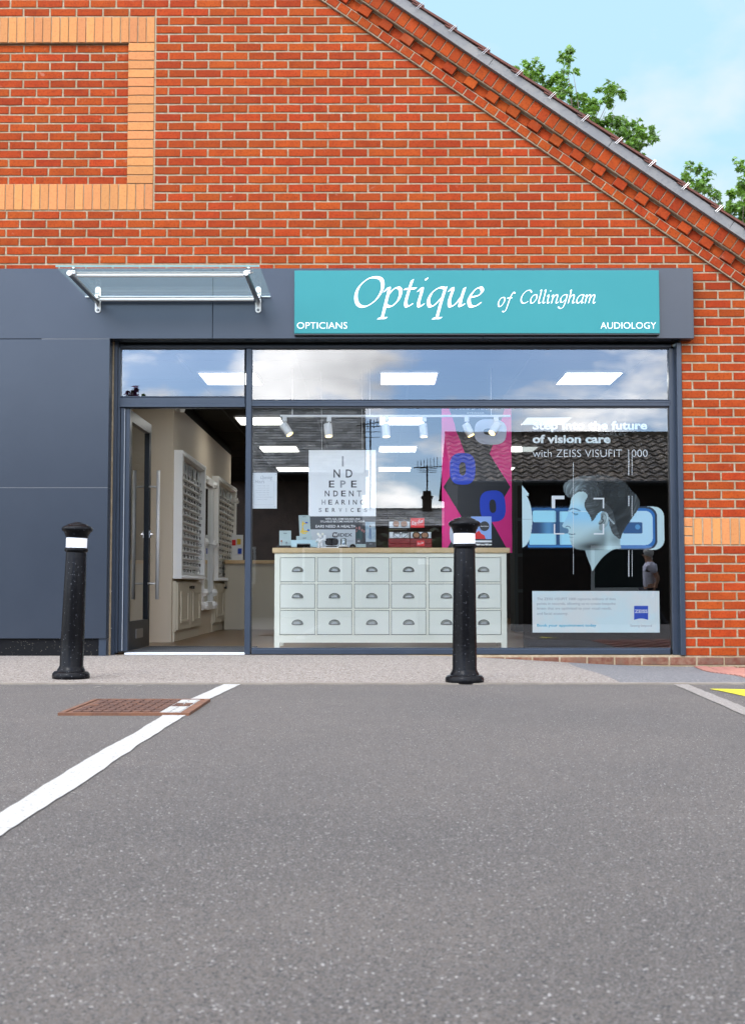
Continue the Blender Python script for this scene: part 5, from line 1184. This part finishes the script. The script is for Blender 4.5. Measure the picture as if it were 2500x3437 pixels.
r = root_at('pale_photo_card', S5, 1420, YI, 'pale photo card of a person in a blue coat against the sky', 'card'); o = card(S5, 1350, 212, 1488, 490, YI + .01, .004, mat('sky print', (.30, .42, .50), .6, var=(20, (.55, .6, .62), .4, .7)), 'card_sheet', r, -.004); card(S5, 1352, 490, 1488, 563, YI - .01, .05, 'charcoalp', 'card_stand', r)
m_ = MB()
for (x_, y_, a_, b_, q) in ((1412, 350, .010, .034, 0), (1404, 420, .0045, .024, 1), (1424, 420, .0045, .024, 2)): p = at(*S5(x_, y_), YI + .008); flat(m_, blob(p.x, p.z, a_, b_, 12, 2.4), YI + .0085 - q * .0006)
part(m_, 'printed_coat', mat('blue coat print', (.15, .22, .34), .6), o); m_ = MB(); p = at(*S5(1412, 275), YI + .006); flat(m_, blob(p.x, p.z, .005, .009, 10, 2), YI + .006); part(m_, 'printed_head', mat('brown head print', (.12, .06, .04), .6), o)
put(r, 'Best', 1400, 1442, 524, 14, S5, YI - .0115, 'inkl')
# sunglasses tiers
def SR(x, y): return (1270 + x / 7.857) / 1.515151, (1720 + y / 7.857) / 1.515151
rb = root_at('sunglasses_display', S5, 1640, YI, 'clear tiered display with three pairs of glasses on dark red boxes', 'display')
def acr(xa, ya_, xb, yb__, nm):
    a, b = at(*SR(xa, yb__), YI), at(*SR(xb, ya_), YI); m_ = MB(); t = .0025
    for (p, q, p2, q2) in ((a.x, a.z, a.x + t, b.z), (b.x - t, a.z, b.x, b.z), (a.x + t, b.z - t, b.x - t, b.z), (a.x + t, a.z, b.x - t, a.z + t)): m_.box((p, YI, q), (p2, YI + .11, q2))
    return part(m_, nm, 'clear', rb)
acr(270, 135, 832, 440, 'acrylic_tray'); acr(270, 441, 832, 680, 'acrylic_tray'); acr(833, 425, 1392, 680, 'acrylic_tray')
for (q, tr_) in (((284, 240, 828, 410), 0), ((284, 518, 810, 680), 1), ((840, 518, 1390, 680), 2)): 
    c_ = card(SR, *q, YI + .03, .004, 'paper', 'white_panel', rb)
    mx0, mx1 = ((375, 765), (385, 795), (905, 1315))[tr_]; my = ((300), (600), (600))[tr_]
    a, b = at(*SR(mx0, my), YI + .015), at(*SR(mx1, my), YI + .015); wd = (b.x - a.x); hh = at(*SR(mx0, my - 75), YI + .015).z - a.z; m_ = MB(); ln = MB()
    for s_ in (-1, 1):
        cx_ = (a.x + b.x) / 2 + s_ * wd * .27; o_ = blob(cx_, a.z, wd * .22, hh, 18, 2.6, s_ * .15); m_.path([(p[0], YI + .015, p[1]) for p in o_], (.0012, .003, .0045)[tr_] * (1 if tr_ != 1 else .5), 5, True)
        if tr_ == 1: m_.path([(p[0], YI + .014, p[1]) for p in o_ if p[1] > a.z + hh * .3][::1], .0035, 5) if False else m_.box((cx_ - wd * .22, YI + .011, a.z + hh * .72), (cx_ + wd * .22, YI + .017, a.z + hh * 1.02), 0, .002)
        if tr_ != 1: flat(ln, o_, YI + .0155)
        m_.path([(cx_ + s_ * wd * .2, YI + .02, a.z + hh * .4), (cx_ - s_ * wd * .1, YI + .028, a.z - hh * .95)], .0018, 5)
    m_.path([((a.x + b.x) / 2 - wd * .06, YI + .015, a.z + hh * .3), ((a.x + b.x) / 2, YI + .013, a.z + hh * .5), ((a.x + b.x) / 2 + wd * .06, YI + .015, a.z + hh * .3)], .002, 5)
    gsp = empty('spectacles', ((a.x + b.x) / 2, YI + .015, a.z), ('gold aviator sunglasses with brown lenses on the top tier', 'black half rim spectacles on the lower left tier', 'dark tortoise sunglasses on the lower right tier')[tr_], 'spectacles')
    part(m_, 'spectacle_frame', ('steel', 'specs', 'specs')[tr_], gsp, True)
    if tr_ != 1: part(ln, 'lens', 'brownlens', gsp)
sg_ = card(SR, 848, 148, 1208, 400, YI - .002, .006, 'red', 'brand_card', rb)
a, b, h_ = at(*SR(870, 330), YI - .004), at(*SR(1185, 330), YI - .004), at(*SR(870, 290), YI - .004)
tm = MB(); pen_mb(tm, 'Ray-Ban', a.x, b.x - .004, a.z, (h_.z - a.z) * 1.35, YI - .0035, .24, .07); 
for v_i in range(len(tm.v)): v_ = tm.v[v_i]; tm.v[v_i] = (v_[0], v_[1], v_[2] + (v_[0] - a.x) * .22)
part(tm, 'lettering', 'whitevinyl', sg_)
for (q) in ((265, 685, 828, 825), (265, 830, 828, 925), (832, 685, 1408, 815), (832, 820, 1408, 925)):
    a, b = at(*SR(q[0], q[3]), YI), at(*SR(q[2], q[1]), YI); m_ = MB().box((a.x, YI, max(a.z, ZTOP + .0005)), (b.x, YI + .12, b.z), 0, .001); bxr = part(m_, 'red_box', 'darkred', rb)
c_ = card(SR, 1012, 745, 1210, 880, YI - .003, .0025, 'red', 'brand_card', rb); a, b = at(*SR(1025, 850), YI - .004), at(*SR(1190, 850), YI - .004)
tm = MB(); pen_mb(tm, 'Ray-Ban', a.x, b.x, a.z, .0105, YI - .0042, .24, .07)
for v_i in range(len(tm.v)): v_ = tm.v[v_i]; tm.v[v_i] = (v_[0], v_[1], v_[2] + (v_[0] - a.x) * .22)
part(tm, 'lettering', 'whitevinyl', c_)
# blue and red eyewear card behind the right bollard
r = root_at('eyewear_card_stand', S5, 2080, YI, 'sky blue and red eyewear card on a striped stand behind the right bollard', 'display')
c_ = card(S7, 583, 1622, 862, 1937, YI + .02, .01, 'skyblue', 'card_panel', r); m_ = MB(); yq = YI + .018
flat(m_, P7([(586, 1690), (610, 1685), (635, 1700), (640, 1740), (615, 1745), (586, 1725)], yq), yq); flat(m_, P7([(586, 1935), (640, 1850), (690, 1820), (720, 1860), (765, 1885), (782, 1935)], yq), yq); part(m_, 'red_shape', 'red', c_)
m_ = MB(); p = at(*S7(765, 1757), yq); disc(m_, p.x, p.z, .042, yq - .001, 28); dk_ = part(m_, 'round_badge', 'ink', c_); put(dk_, 'Anne Valentin', 708, 820, 1765, 16, S7, yq - .002, 'whitevinyl', .01, .4)
for k, (ya_, yb__, mm_) in enumerate(((1940, 1955, 'ink'), (1955.5, 1980, 'paper'), (1980.5, 2000, 'ink'), (2000.5, 2020, 'paper'))): card(S7, 575, ya_, 867, yb__, YI + .0, .10, mm_, 'stand_stripe', r)
m_ = MB()
for (cx_, cz_, rr_) in ((740, 2025, 38), (850, 2022, 36)): p = at(*S7(cx_, cz_), YI - .06); m_.path([(p.x + .0125 * math.cos(t) * 1.9, YI - .06, p.z + .0125 * math.sin(t) * 1.2) for t in [2 * math.pi * i / 6 for i in range(6)]], .0018, 5, True); m_.path([(p.x + .02, YI - .06, p.z + .008), (p.x + .03, YI + .02, p.z)], .0018, 5)
o = m_.build('spectacles', 'specs', None); tag(o, 'thin hexagonal spectacles lying in front of the striped stand', 'spectacles')

# ------------------------------------------------------------------ street behind the viewer (seen in the glass)
def mir(px, py, dist): p = at(px, py, dist + CAMY if False else CAMY + dist); return p.x, -p.y, p.z
def house(nm, lab, D, xL, xR, zE, zR, dep, roofm, tile_w, tile_h, wallm, wav=0., leanR=0.):
    """roof slope facing the shop, eave line at distance D (mirrored), ridge dep metres further"""
    yE = -(D + CAMY); yR = yE - dep; r = empty(nm, ((xL + xR) / 2, yE, g(0, yE)), lab, 'house')
    w = MB(); w.box((xL + .15, yE - .3, -1.2), (xR - .15, yE - .3 - dep * 2 + .6, zE)); w.add([(xR - .15, yE - .3, zE), (xR - .15, yR, zR - .15), (xR - .15, yE - 2 * dep + .3, zE), (xR - .4, yE - .3, zE), (xR - .4, yR, zR - .15), (xR - .4, yE - 2 * dep + .3, zE)], [(0, 1, 2), (5, 4, 3)]); w.add([(xL + .15, yE - .3, zE), (xL + .15, yR, zR - .15), (xL + .15, yE - 2 * dep + .3, zE)], [(0, 1, 2)]); part(w, 'wall', wallm, r)
    b = MB(); b.prism([(xL, 0), (xR, 0), (xR, 1), (xL, 1)], 0, 1) if False else None
    b.add([(xL, yE, zE - .06), (xR, yE, zE - .06), (xR, yR, zR - .06), (xL, yR, zR - .06), (xL, yE - 2 * dep, zE), (xR, yE - 2 * dep, zE)], [(0, 1, 2, 3), (3, 2, 5, 4)]); rfb = part(b, 'roof', roofm, r)
    L = math.hypot(dep, zR - zE); ny = max(2, int(L / tile_h)); nx_ = max(2, int((xR - xL) / tile_w)); t = MB(); dy, dz = -dep / ny, (zR - zE) / ny
    for j in range(ny):
        for i in range(nx_):
            xa = xL + (i + (.5 if j % 2 and not wav else 0)) * tile_w; xb = min(xa + tile_w * .985, xR); ya_, za_ = yE + j * dy, zE + j * dz; up = rnd.uniform(.0, .012)
            if xb - xa < .03: continue
            if wav:
                vs = []; kk = 5
                for q in range(kk):
                    f_ = q / (kk - 1); hz = wav * math.sin(2 * math.pi * f_); vs += [(xa + (xb - xa) * f_, ya_, za_ + hz + .03 + up), (xa + (xb - xa) * f_, ya_ + dy * 1.05, za_ + dz * 1.05 + hz)]
                for q in range(kk): vs.append((xa + (xb - xa) * q / (kk - 1), ya_, za_ - .01))
                t.add(vs, [(2 * q, 2 * q + 2, 2 * q + 3, 2 * q + 1) for q in range(kk - 1)] + [(2 * kk + q, 2 * kk + q + 1, 2 * q + 2, 2 * q) for q in range(kk - 1)])
            else: t.add([(xa, ya_, za_ + .02 + up), (xb, ya_, za_ + .02 + up), (xb, ya_ + dy * 1.1, za_ + dz * 1.1), (xa, ya_ + dy * 1.1, za_ + dz * 1.1), (xa, ya_, za_ - .01), (xb, ya_, za_ - .01)], [(0, 1, 2, 3), (4, 5, 1, 0)])
    o = part(t, 'roof_tiles', roofm, rfb); o['kind'] = 'stuff'
    rd_ = MB().box((xL, yR - .1, zR - .05), (xR, yR + .1, zR + .08)); part(rd_, 'ridge', roofm, rfb)
    gt = MB(); gt.tube((xL, yE + .05, zE - .03), (xR, yE + .05, zE - .03), .06, n=8); part(gt, 'gutter', 'black', r)
    return r, yE, yR
DA = 40.; xe = mir(806, 1045, DA)
hs, yE, yR = house('slate_house', 'house with a big grey slate roof opposite, mirrored left in the window', DA, -16, xe[0], mir(700, 1047, DA)[2], mir(700, 905, DA + 4.6)[2], 4.6, 'slate', .30, .22, 'housewall')
vb = MB(); vb.box((xe[0] + .01, yE + .02, mir(700, 1047, DA)[2] - .1), (xe[0] + .15, yE - .1, mir(700, 1047, DA)[2] + .1)); part(vb, 'verge_block', 'housewall', hs)
for i, (wx, wz) in enumerate(((-8.5, .7), (-5.2, .7), (-2.4, .7))):
    w_ = MB().box((wx, yE - .28, wz), (wx + 1.3, yE - .22, wz + 1.2)); w_ = part(w_, 'window', 'white', hs); p_ = MB().box((wx + .08, yE - .219, wz + .08), (wx + 1.22, yE - .215, wz + 1.12)); part(p_, 'pane', 'tealwall', w_)
DB = 30.; xl_ = mir(1003, 1060, DB)[0]
hb, yE2, yR2 = house('pantile_house', 'house with a dark wavy pantile roof opposite, mirrored right in the window', DB, xl_, 16, mir(1200, 1066, DB)[2], mir(1200, 962, DB + 3.4)[2], 3.4, 'pantile', .30, .32, 'housewall', .035)
for i, (wx, wz) in enumerate(((5.2, .5), (8.6, .5), (11.6, .5))):
    w_ = MB().box((wx, yE2 - .28, wz), (wx + 1.5, yE2 - .22, wz + 1.1)); w_ = part(w_, 'window', 'white', hb); p_ = MB().box((wx + .08, yE2 - .219, wz + .08), (wx + 1.42, yE2 - .215, wz + 1.02)); part(p_, 'pane', 'tealwall', w_)
DM = 52.; zE3 = mir(900, 1165, DM)[2]
hm_, yE3, yR3 = house('low_house', 'low dark roofed house between the two larger ones opposite', DM, -1.5, 9, zE3, mir(900, 1129, DM + 3)[2], 3., 'slate', .5, .4, 'housewall')
a = mir(936, 1130, DM + 3); b_ = mir(956, 1104, DM + 3); ch = MB().box((a[0], yR3 + .35, a[2] - .6), (b_[0], yR3 - .35, b_[2])); ch.box((a[0] - .05, yR3 + .4, b_[2] + .001), (b_[0] + .05, yR3 - .4, b_[2] + .1)); 
for q in (.25, .75): ch.tube((a[0] + (b_[0] - a[0]) * q, yR3, b_[2] + .1), (a[0] + (b_[0] - a[0]) * q, yR3, b_[2] + .35), .1, .08, n=10)
part(ch, 'chimney', 'housewall', hm_)
def aerial(nm, lab, x, y, z0_, h, s_):
    m_ = MB(); m_.tube((x, y, z0_), (x, y, z0_ + h), .03 * s_, n=6)
    for k in range(7): m_.tube((x - .35 * s_ + k * .12 * s_, y, z0_ + h * .86 + k * .03), (x - .35 * s_ + k * .12 * s_, y, z0_ + h * .86 + k * .03 + .34 * s_), .016 * s_, n=4)
    m_.tube((x - .5 * s_, y, z0_ + h * .93), (x + .6 * s_, y, z0_ + h * .98), .02 * s_, n=5)
    for k in range(3): m_.tube((x - .3 * s_, y, z0_ + h * (.80 + .06 * k)), (x + .35 * s_, y, z0_ + h * (.80 + .06 * k)), .016 * s_, n=4)
    tag(m_.build(nm, 'dark'), lab, 'aerial')
aerial('roof_aerial', 'television aerial on the chimney of the low house opposite', (a[0] + b_[0]) / 2, yR3, b_[2], 1.5, 1.2)
c_ = mir(820, 1060, DA); aerial('roof_aerial', 'tall television aerial beside the slate roof opposite', c_[0], -(DA + CAMY) - .5, c_[2] - 1., 3.0, .9)

def leafcluster(mb, c_, r, n, size, q, squash=1.):
    for _ in range(n):
        while True:
            d_ = Vector((q.uniform(-1, 1), q.uniform(-1, 1), q.uniform(-1, 1)))
            if d_.length < 1: break
        p = Vector(c_) + Vector((d_.x * r, d_.y * r, d_.z * r * squash)); yaw_, pit, rol = q.uniform(0, 6.28), q.gauss(-.55, .45), q.gauss(0, .5)
        m3 = Matrix.Rotation(yaw_, 3, 'Z') @ Matrix.Rotation(pit, 3, 'X') @ Matrix.Rotation(rol, 3, 'Y'); s_ = size * q.uniform(.6, 1.15)
        L = [(0, -.1), (.16, .05), (.5, -.05), (.34, .25), (.52, .55), (.2, .5), (0, 1.0), (-.2, .5), (-.52, .55), (-.34, .25), (-.5, -.05), (-.16, .05)]
        vs = [p + m3 @ Vector((x * s_, y * s_, -.22 * abs(x) * s_ - .15 * y * y * s_)) for x, y in L]; ctr = p + m3 @ Vector((0, .3 * s_, .02 * s_))
        mb.add([ctr] + vs, [(0, 1 + i, 1 + (i + 1) % 12) for i in range(12)])
def tree(nm, lab, Y, blobs, base, size, dens, seed, m_='leaf'):
    q = random.Random(seed); r = empty(nm, base, lab, 'tree'); cr = MB(); tk = MB(); tops = []
    for (px, py, rp_) in blobs:
        yy = Y + q.uniform(-.8, .8); p = at(px, py, yy); rad = rp_ / 2772. * (yy - CAMY); tops.append(p); n = int(dens * (rad / size) ** 2)
        for k in range(9):
            off = Vector((q.gauss(0, .50), q.gauss(0, .5), q.gauss(0, .50))) * rad; leafcluster(cr, p + off, rad * .45, max(3, n // 9), size, q, .85)
    cx_ = Vector(base); mid = Vector((base[0], base[1], sum(t.z for t in tops) / len(tops) - 1.4)); tk.path([cx_, (cx_ + mid) / 2 + Vector((.1, 0, 0)), mid], [.22, .17, .11], 10)
    for t in tops:
        j1 = mid.lerp(t, .5) + Vector((q.uniform(-.15, .15), 0, -.15)); tk.path([mid, j1, j1.lerp(t, .75)], [.035, .012, .003], 6)
    part(cr, 'crown', m_, r); part(tk, 'trunk', 'bark', r, True); return r
YTR = 13.5 + .8
T1 = [(1158, 158, 20), (1140, 150, 10), (1188, 150, 22), (1180, 200, 34), (1213, 178, 18), (1205, 235, 34), (1255, 125, 16), (1262, 112, 9), (1243, 180, 24), (1262, 150, 15), (1238, 225, 36), (1282, 222, 24), (1290, 250, 34), (1316, 225, 16), (1345, 197, 20), (1362, 190, 14), (1378, 205, 10), (1350, 222, 15), (1330, 262, 26), (1290, 285, 32), (1375, 275, 26), (1398, 268, 18), (1350, 305, 30), (1395, 305, 26), (1430, 292, 20), (1448, 300, 13), (1420, 325, 20), (1408, 345, 16), (1240, 270, 40), (1180, 240, 40), (1300, 320, 50), (1380, 350, 40)]
t1b = at(1290, 600, YTR); tree('sycamore_tree', 'green sycamore rising behind the middle of the roof slope', YTR, T1, (t1b.x, YTR, 0), .112, 34, 5)
T2 = [(1522, 368, 12), (1545, 372, 12), (1518, 395, 14), (1545, 395, 18), (1572, 385, 12), (1560, 412, 16), (1530, 420, 20), (1582, 432, 14), (1560, 445, 22), (1595, 470, 26), (1560, 480, 30), (1620, 430, 16), (1640, 362, 14), (1655, 380, 16), (1648, 410, 18), (1625, 455, 24), (1655, 450, 26), (1640, 490, 30), (1680, 400, 30), (1690, 450, 40), (1670, 500, 34)]
t2b = at(1640, 900, YTR + 1); tree('sycamore_tree', 'green sycamore behind the lower end of the roof at the right edge', YTR + 1, T2, (t2b.x, YTR + 1, 0), .112, 34, 9)
def mtree(nm, lab, dist, blobs, size, dens, seed, m_):
    q = random.Random(seed); cr = MB(); xs_ = [mir(b[0], b[1], dist) for b in blobs]; bx_ = sum(p[0] for p in xs_) / len(xs_); y_ = xs_[0][1]; r = empty(nm, (bx_, y_, g(bx_, y_)), lab, 'tree')
    for b, p in zip(blobs, xs_): rad = b[2] / 2772. * dist; leafcluster(cr, Vector(p), rad, int(dens * (rad / size) ** 2), size, q)
    part(cr, 'crown', m_, r); tk = MB(); tk.path([(bx_, y_, g(bx_, y_)), (bx_ + .05, y_, xs_[0][2] * .5), (xs_[0][0], y_, xs_[0][2])], [.14, .1, .04], 8); part(tk, 'trunk', 'bark', r); return r
mtree('lilac_tree', 'purple flowering tree mirrored at the corner of the upper left pane', 30, [(290, 862, 12), (284, 872, 12), (298, 872, 12), (290, 895, 20), (280, 920, 25)], .16, 14, 3, 'leafp')
mtree('street_tree', 'dark green tree mirrored low in the middle of the window', 38, [(860, 1195, 30), (905, 1200, 32), (955, 1195, 30), (980, 1210, 26), (880, 1230, 40), (940, 1235, 40), (1000, 1240, 30)], .3, 12, 4, 'leafd')
mtree('street_tree', 'small dark green tree mirrored left of the lilac tree', 34, [(314, 876, 8), (318, 890, 14), (315, 915, 25)], .2, 12, 6, 'leafd')

# the woman walking past on the far side of the car park
pw_ = mir(1447, 1412, 23.0); gx_, gy_ = pw_[0], pw_[1]; gz = g(gx_, gy_)
wo = empty('person', (gx_, gy_, gz), 'woman with short white hair in a pale lilac top walking past, mirrored in the window', 'person')
def skin(nm, pts, edges, rad, m_, root=None, lv=1, rootv=0):
    me = bpy.data.meshes.new(nm); me.from_pydata(pts, edges, []); me.materials.append(M[m_] if isinstance(m_, str) else m_); o = bpy.data.objects.new(nm, me); COL.objects.link(o); o.parent = root
    md = o.modifiers.new('skin', 'SKIN'); md.use_smooth_shade = True
    if not me.skin_vertices: return o
    for i, r_ in enumerate(rad): me.skin_vertices[0].data[i].radius = (r_, r_) if not isinstance(r_, tuple) else r_
    me.skin_vertices[0].data[rootv].use_root = True
    ss = o.modifiers.new('sub', 'SUBSURF'); ss.levels = lv; ss.render_levels = lv; return o
SK = mat('skin', (.50, .27, .18), .55); TOP = mat('pale lilac cotton', (.75, .73, .86), .8); TR = mat('dark trousers', (.03, .03, .04), .8); HR = mat('white hair', (.62, .60, .57), .8, bump=(60, 1, .01))
# walking towards -X ; z up.  pelvis first
P = [(0, 0, .88), (0, 0, 1.05), (-.01, 0, 1.22), (-.01, 0, 1.36), (-.02, 0, 1.43), (-.045, 0, 1.52), (-.05, 0, 1.585),
     (-.02, -.17, 1.35), (.06, -.20, 1.10), (-.08, -.19, .90), (-.02, .17, 1.35), (.10, .20, 1.10), (.02, .19, .88),
     (-.02, -.09, .84), (-.16, -.09, .48), (-.20, -.09, .08), (-.30, -.09, .04), (.02, .09, .84), (.08, .09, .47), (.32, .09, .16), (.26, .09, .05)]
E = [(0, 1), (1, 2), (2, 3), (3, 4), (4, 5), (5, 6), (3, 7), (7, 8), (8, 9), (3, 10), (10, 11), (11, 12), (0, 13), (13, 14), (14, 15), (15, 16), (0, 17), (17, 18), (18, 19), (19, 20)]
rd_ = [.13, .12, .13, .12, .055, .085, .08, .055, .042, .026, .055, .042, .026, .095, .06, .038, .03, .095, .06, .038, .03]
nb = len(P)
for hnd in (9, 12):
    hx, hy, hz = P[hnd]; pi_ = len(P); P.append((hx - .03, hy, hz - .06)); rd_.append(.028); E.append((hnd, pi_))
    for f_ in range(4):
        a_ = len(P); P += [(hx - .045 + .012 * f_, hy + (f_ - 1.5) * .012, hz - .10), (hx - .065 + .012 * f_, hy + (f_ - 1.5) * .013, hz - .135 + .006 * abs(f_ - 1.5))]; rd_ += [.009, .007]; E += [(pi_, a_), (a_, a_ + 1)]
    a_ = len(P); P += [(hx - .065, hy + (.02 if hy > 0 else -.02) * -1, hz - .08)]; rd_.append(.009); E.append((pi_, a_))
skin('body', P, E, rd_, SK, wo, 1)
Pt = [(0, 0, .90), (0, 0, 1.05), (-.01, 0, 1.22), (-.01, 0, 1.37), (-.015, 0, 1.42), (-.02, -.18, 1.355), (.03, -.215, 1.20), (-.02, .18, 1.355), (.05, .215, 1.20)]
skin('top', Pt, [(0, 1), (1, 2), (2, 3), (3, 4), (3, 5), (5, 6), (3, 7), (7, 8)], [.155, .145, .155, .135, .07, .075, .065, .075, .065], TOP, wo, 1)
Pl = [(0, 0, .93), (-.02, -.09, .84), (-.16, -.09, .48), (-.20, -.09, .12), (.02, .09, .84), (.08, .09, .47), (.31, .09, .19)]
skin('trousers', Pl, [(0, 1), (1, 2), (2, 3), (0, 4), (4, 5), (5, 6)], [.15, .115, .075, .055, .115, .075, .055], TR, wo, 1)
h_ = MB(); h_.lathe([(0, -.06), (.07, -.05), (.098, 0), (.10, .05), (.07, .095), (0, .115)], 16, 0, (-.03, 0, 1.56)); h_.build('hair', HR, wo, True)
fz = MB(); fz.box((-.145, -.012, 1.525), (-.125, .012, 1.56), 0, .004); fz.build('nose', SK, wo); fz = MB(); fz.box((-.136, -.055, 1.555), (-.128, .055, 1.585)); fz.build('glasses', 'specs', wo)
for s_ in (-1, 1):
    sh_ = MB(); x_, z_ = ((-.24, .0), (.30, .06))[(s_ + 1) // 2]; sh_.box((x_ - .13, s_ * .09 - .04, z_), (x_ + .11, s_ * .09 + .04, z_ + .085), 0, .02); sh_.build('shoe', 'specs', wo)
if 'used' in SPEC: del SPEC['used']
for o in list(bpy.data.objects):
    if o.type == 'MESH' and o.name.startswith('spectacles') and 'used' in o: del o['used']
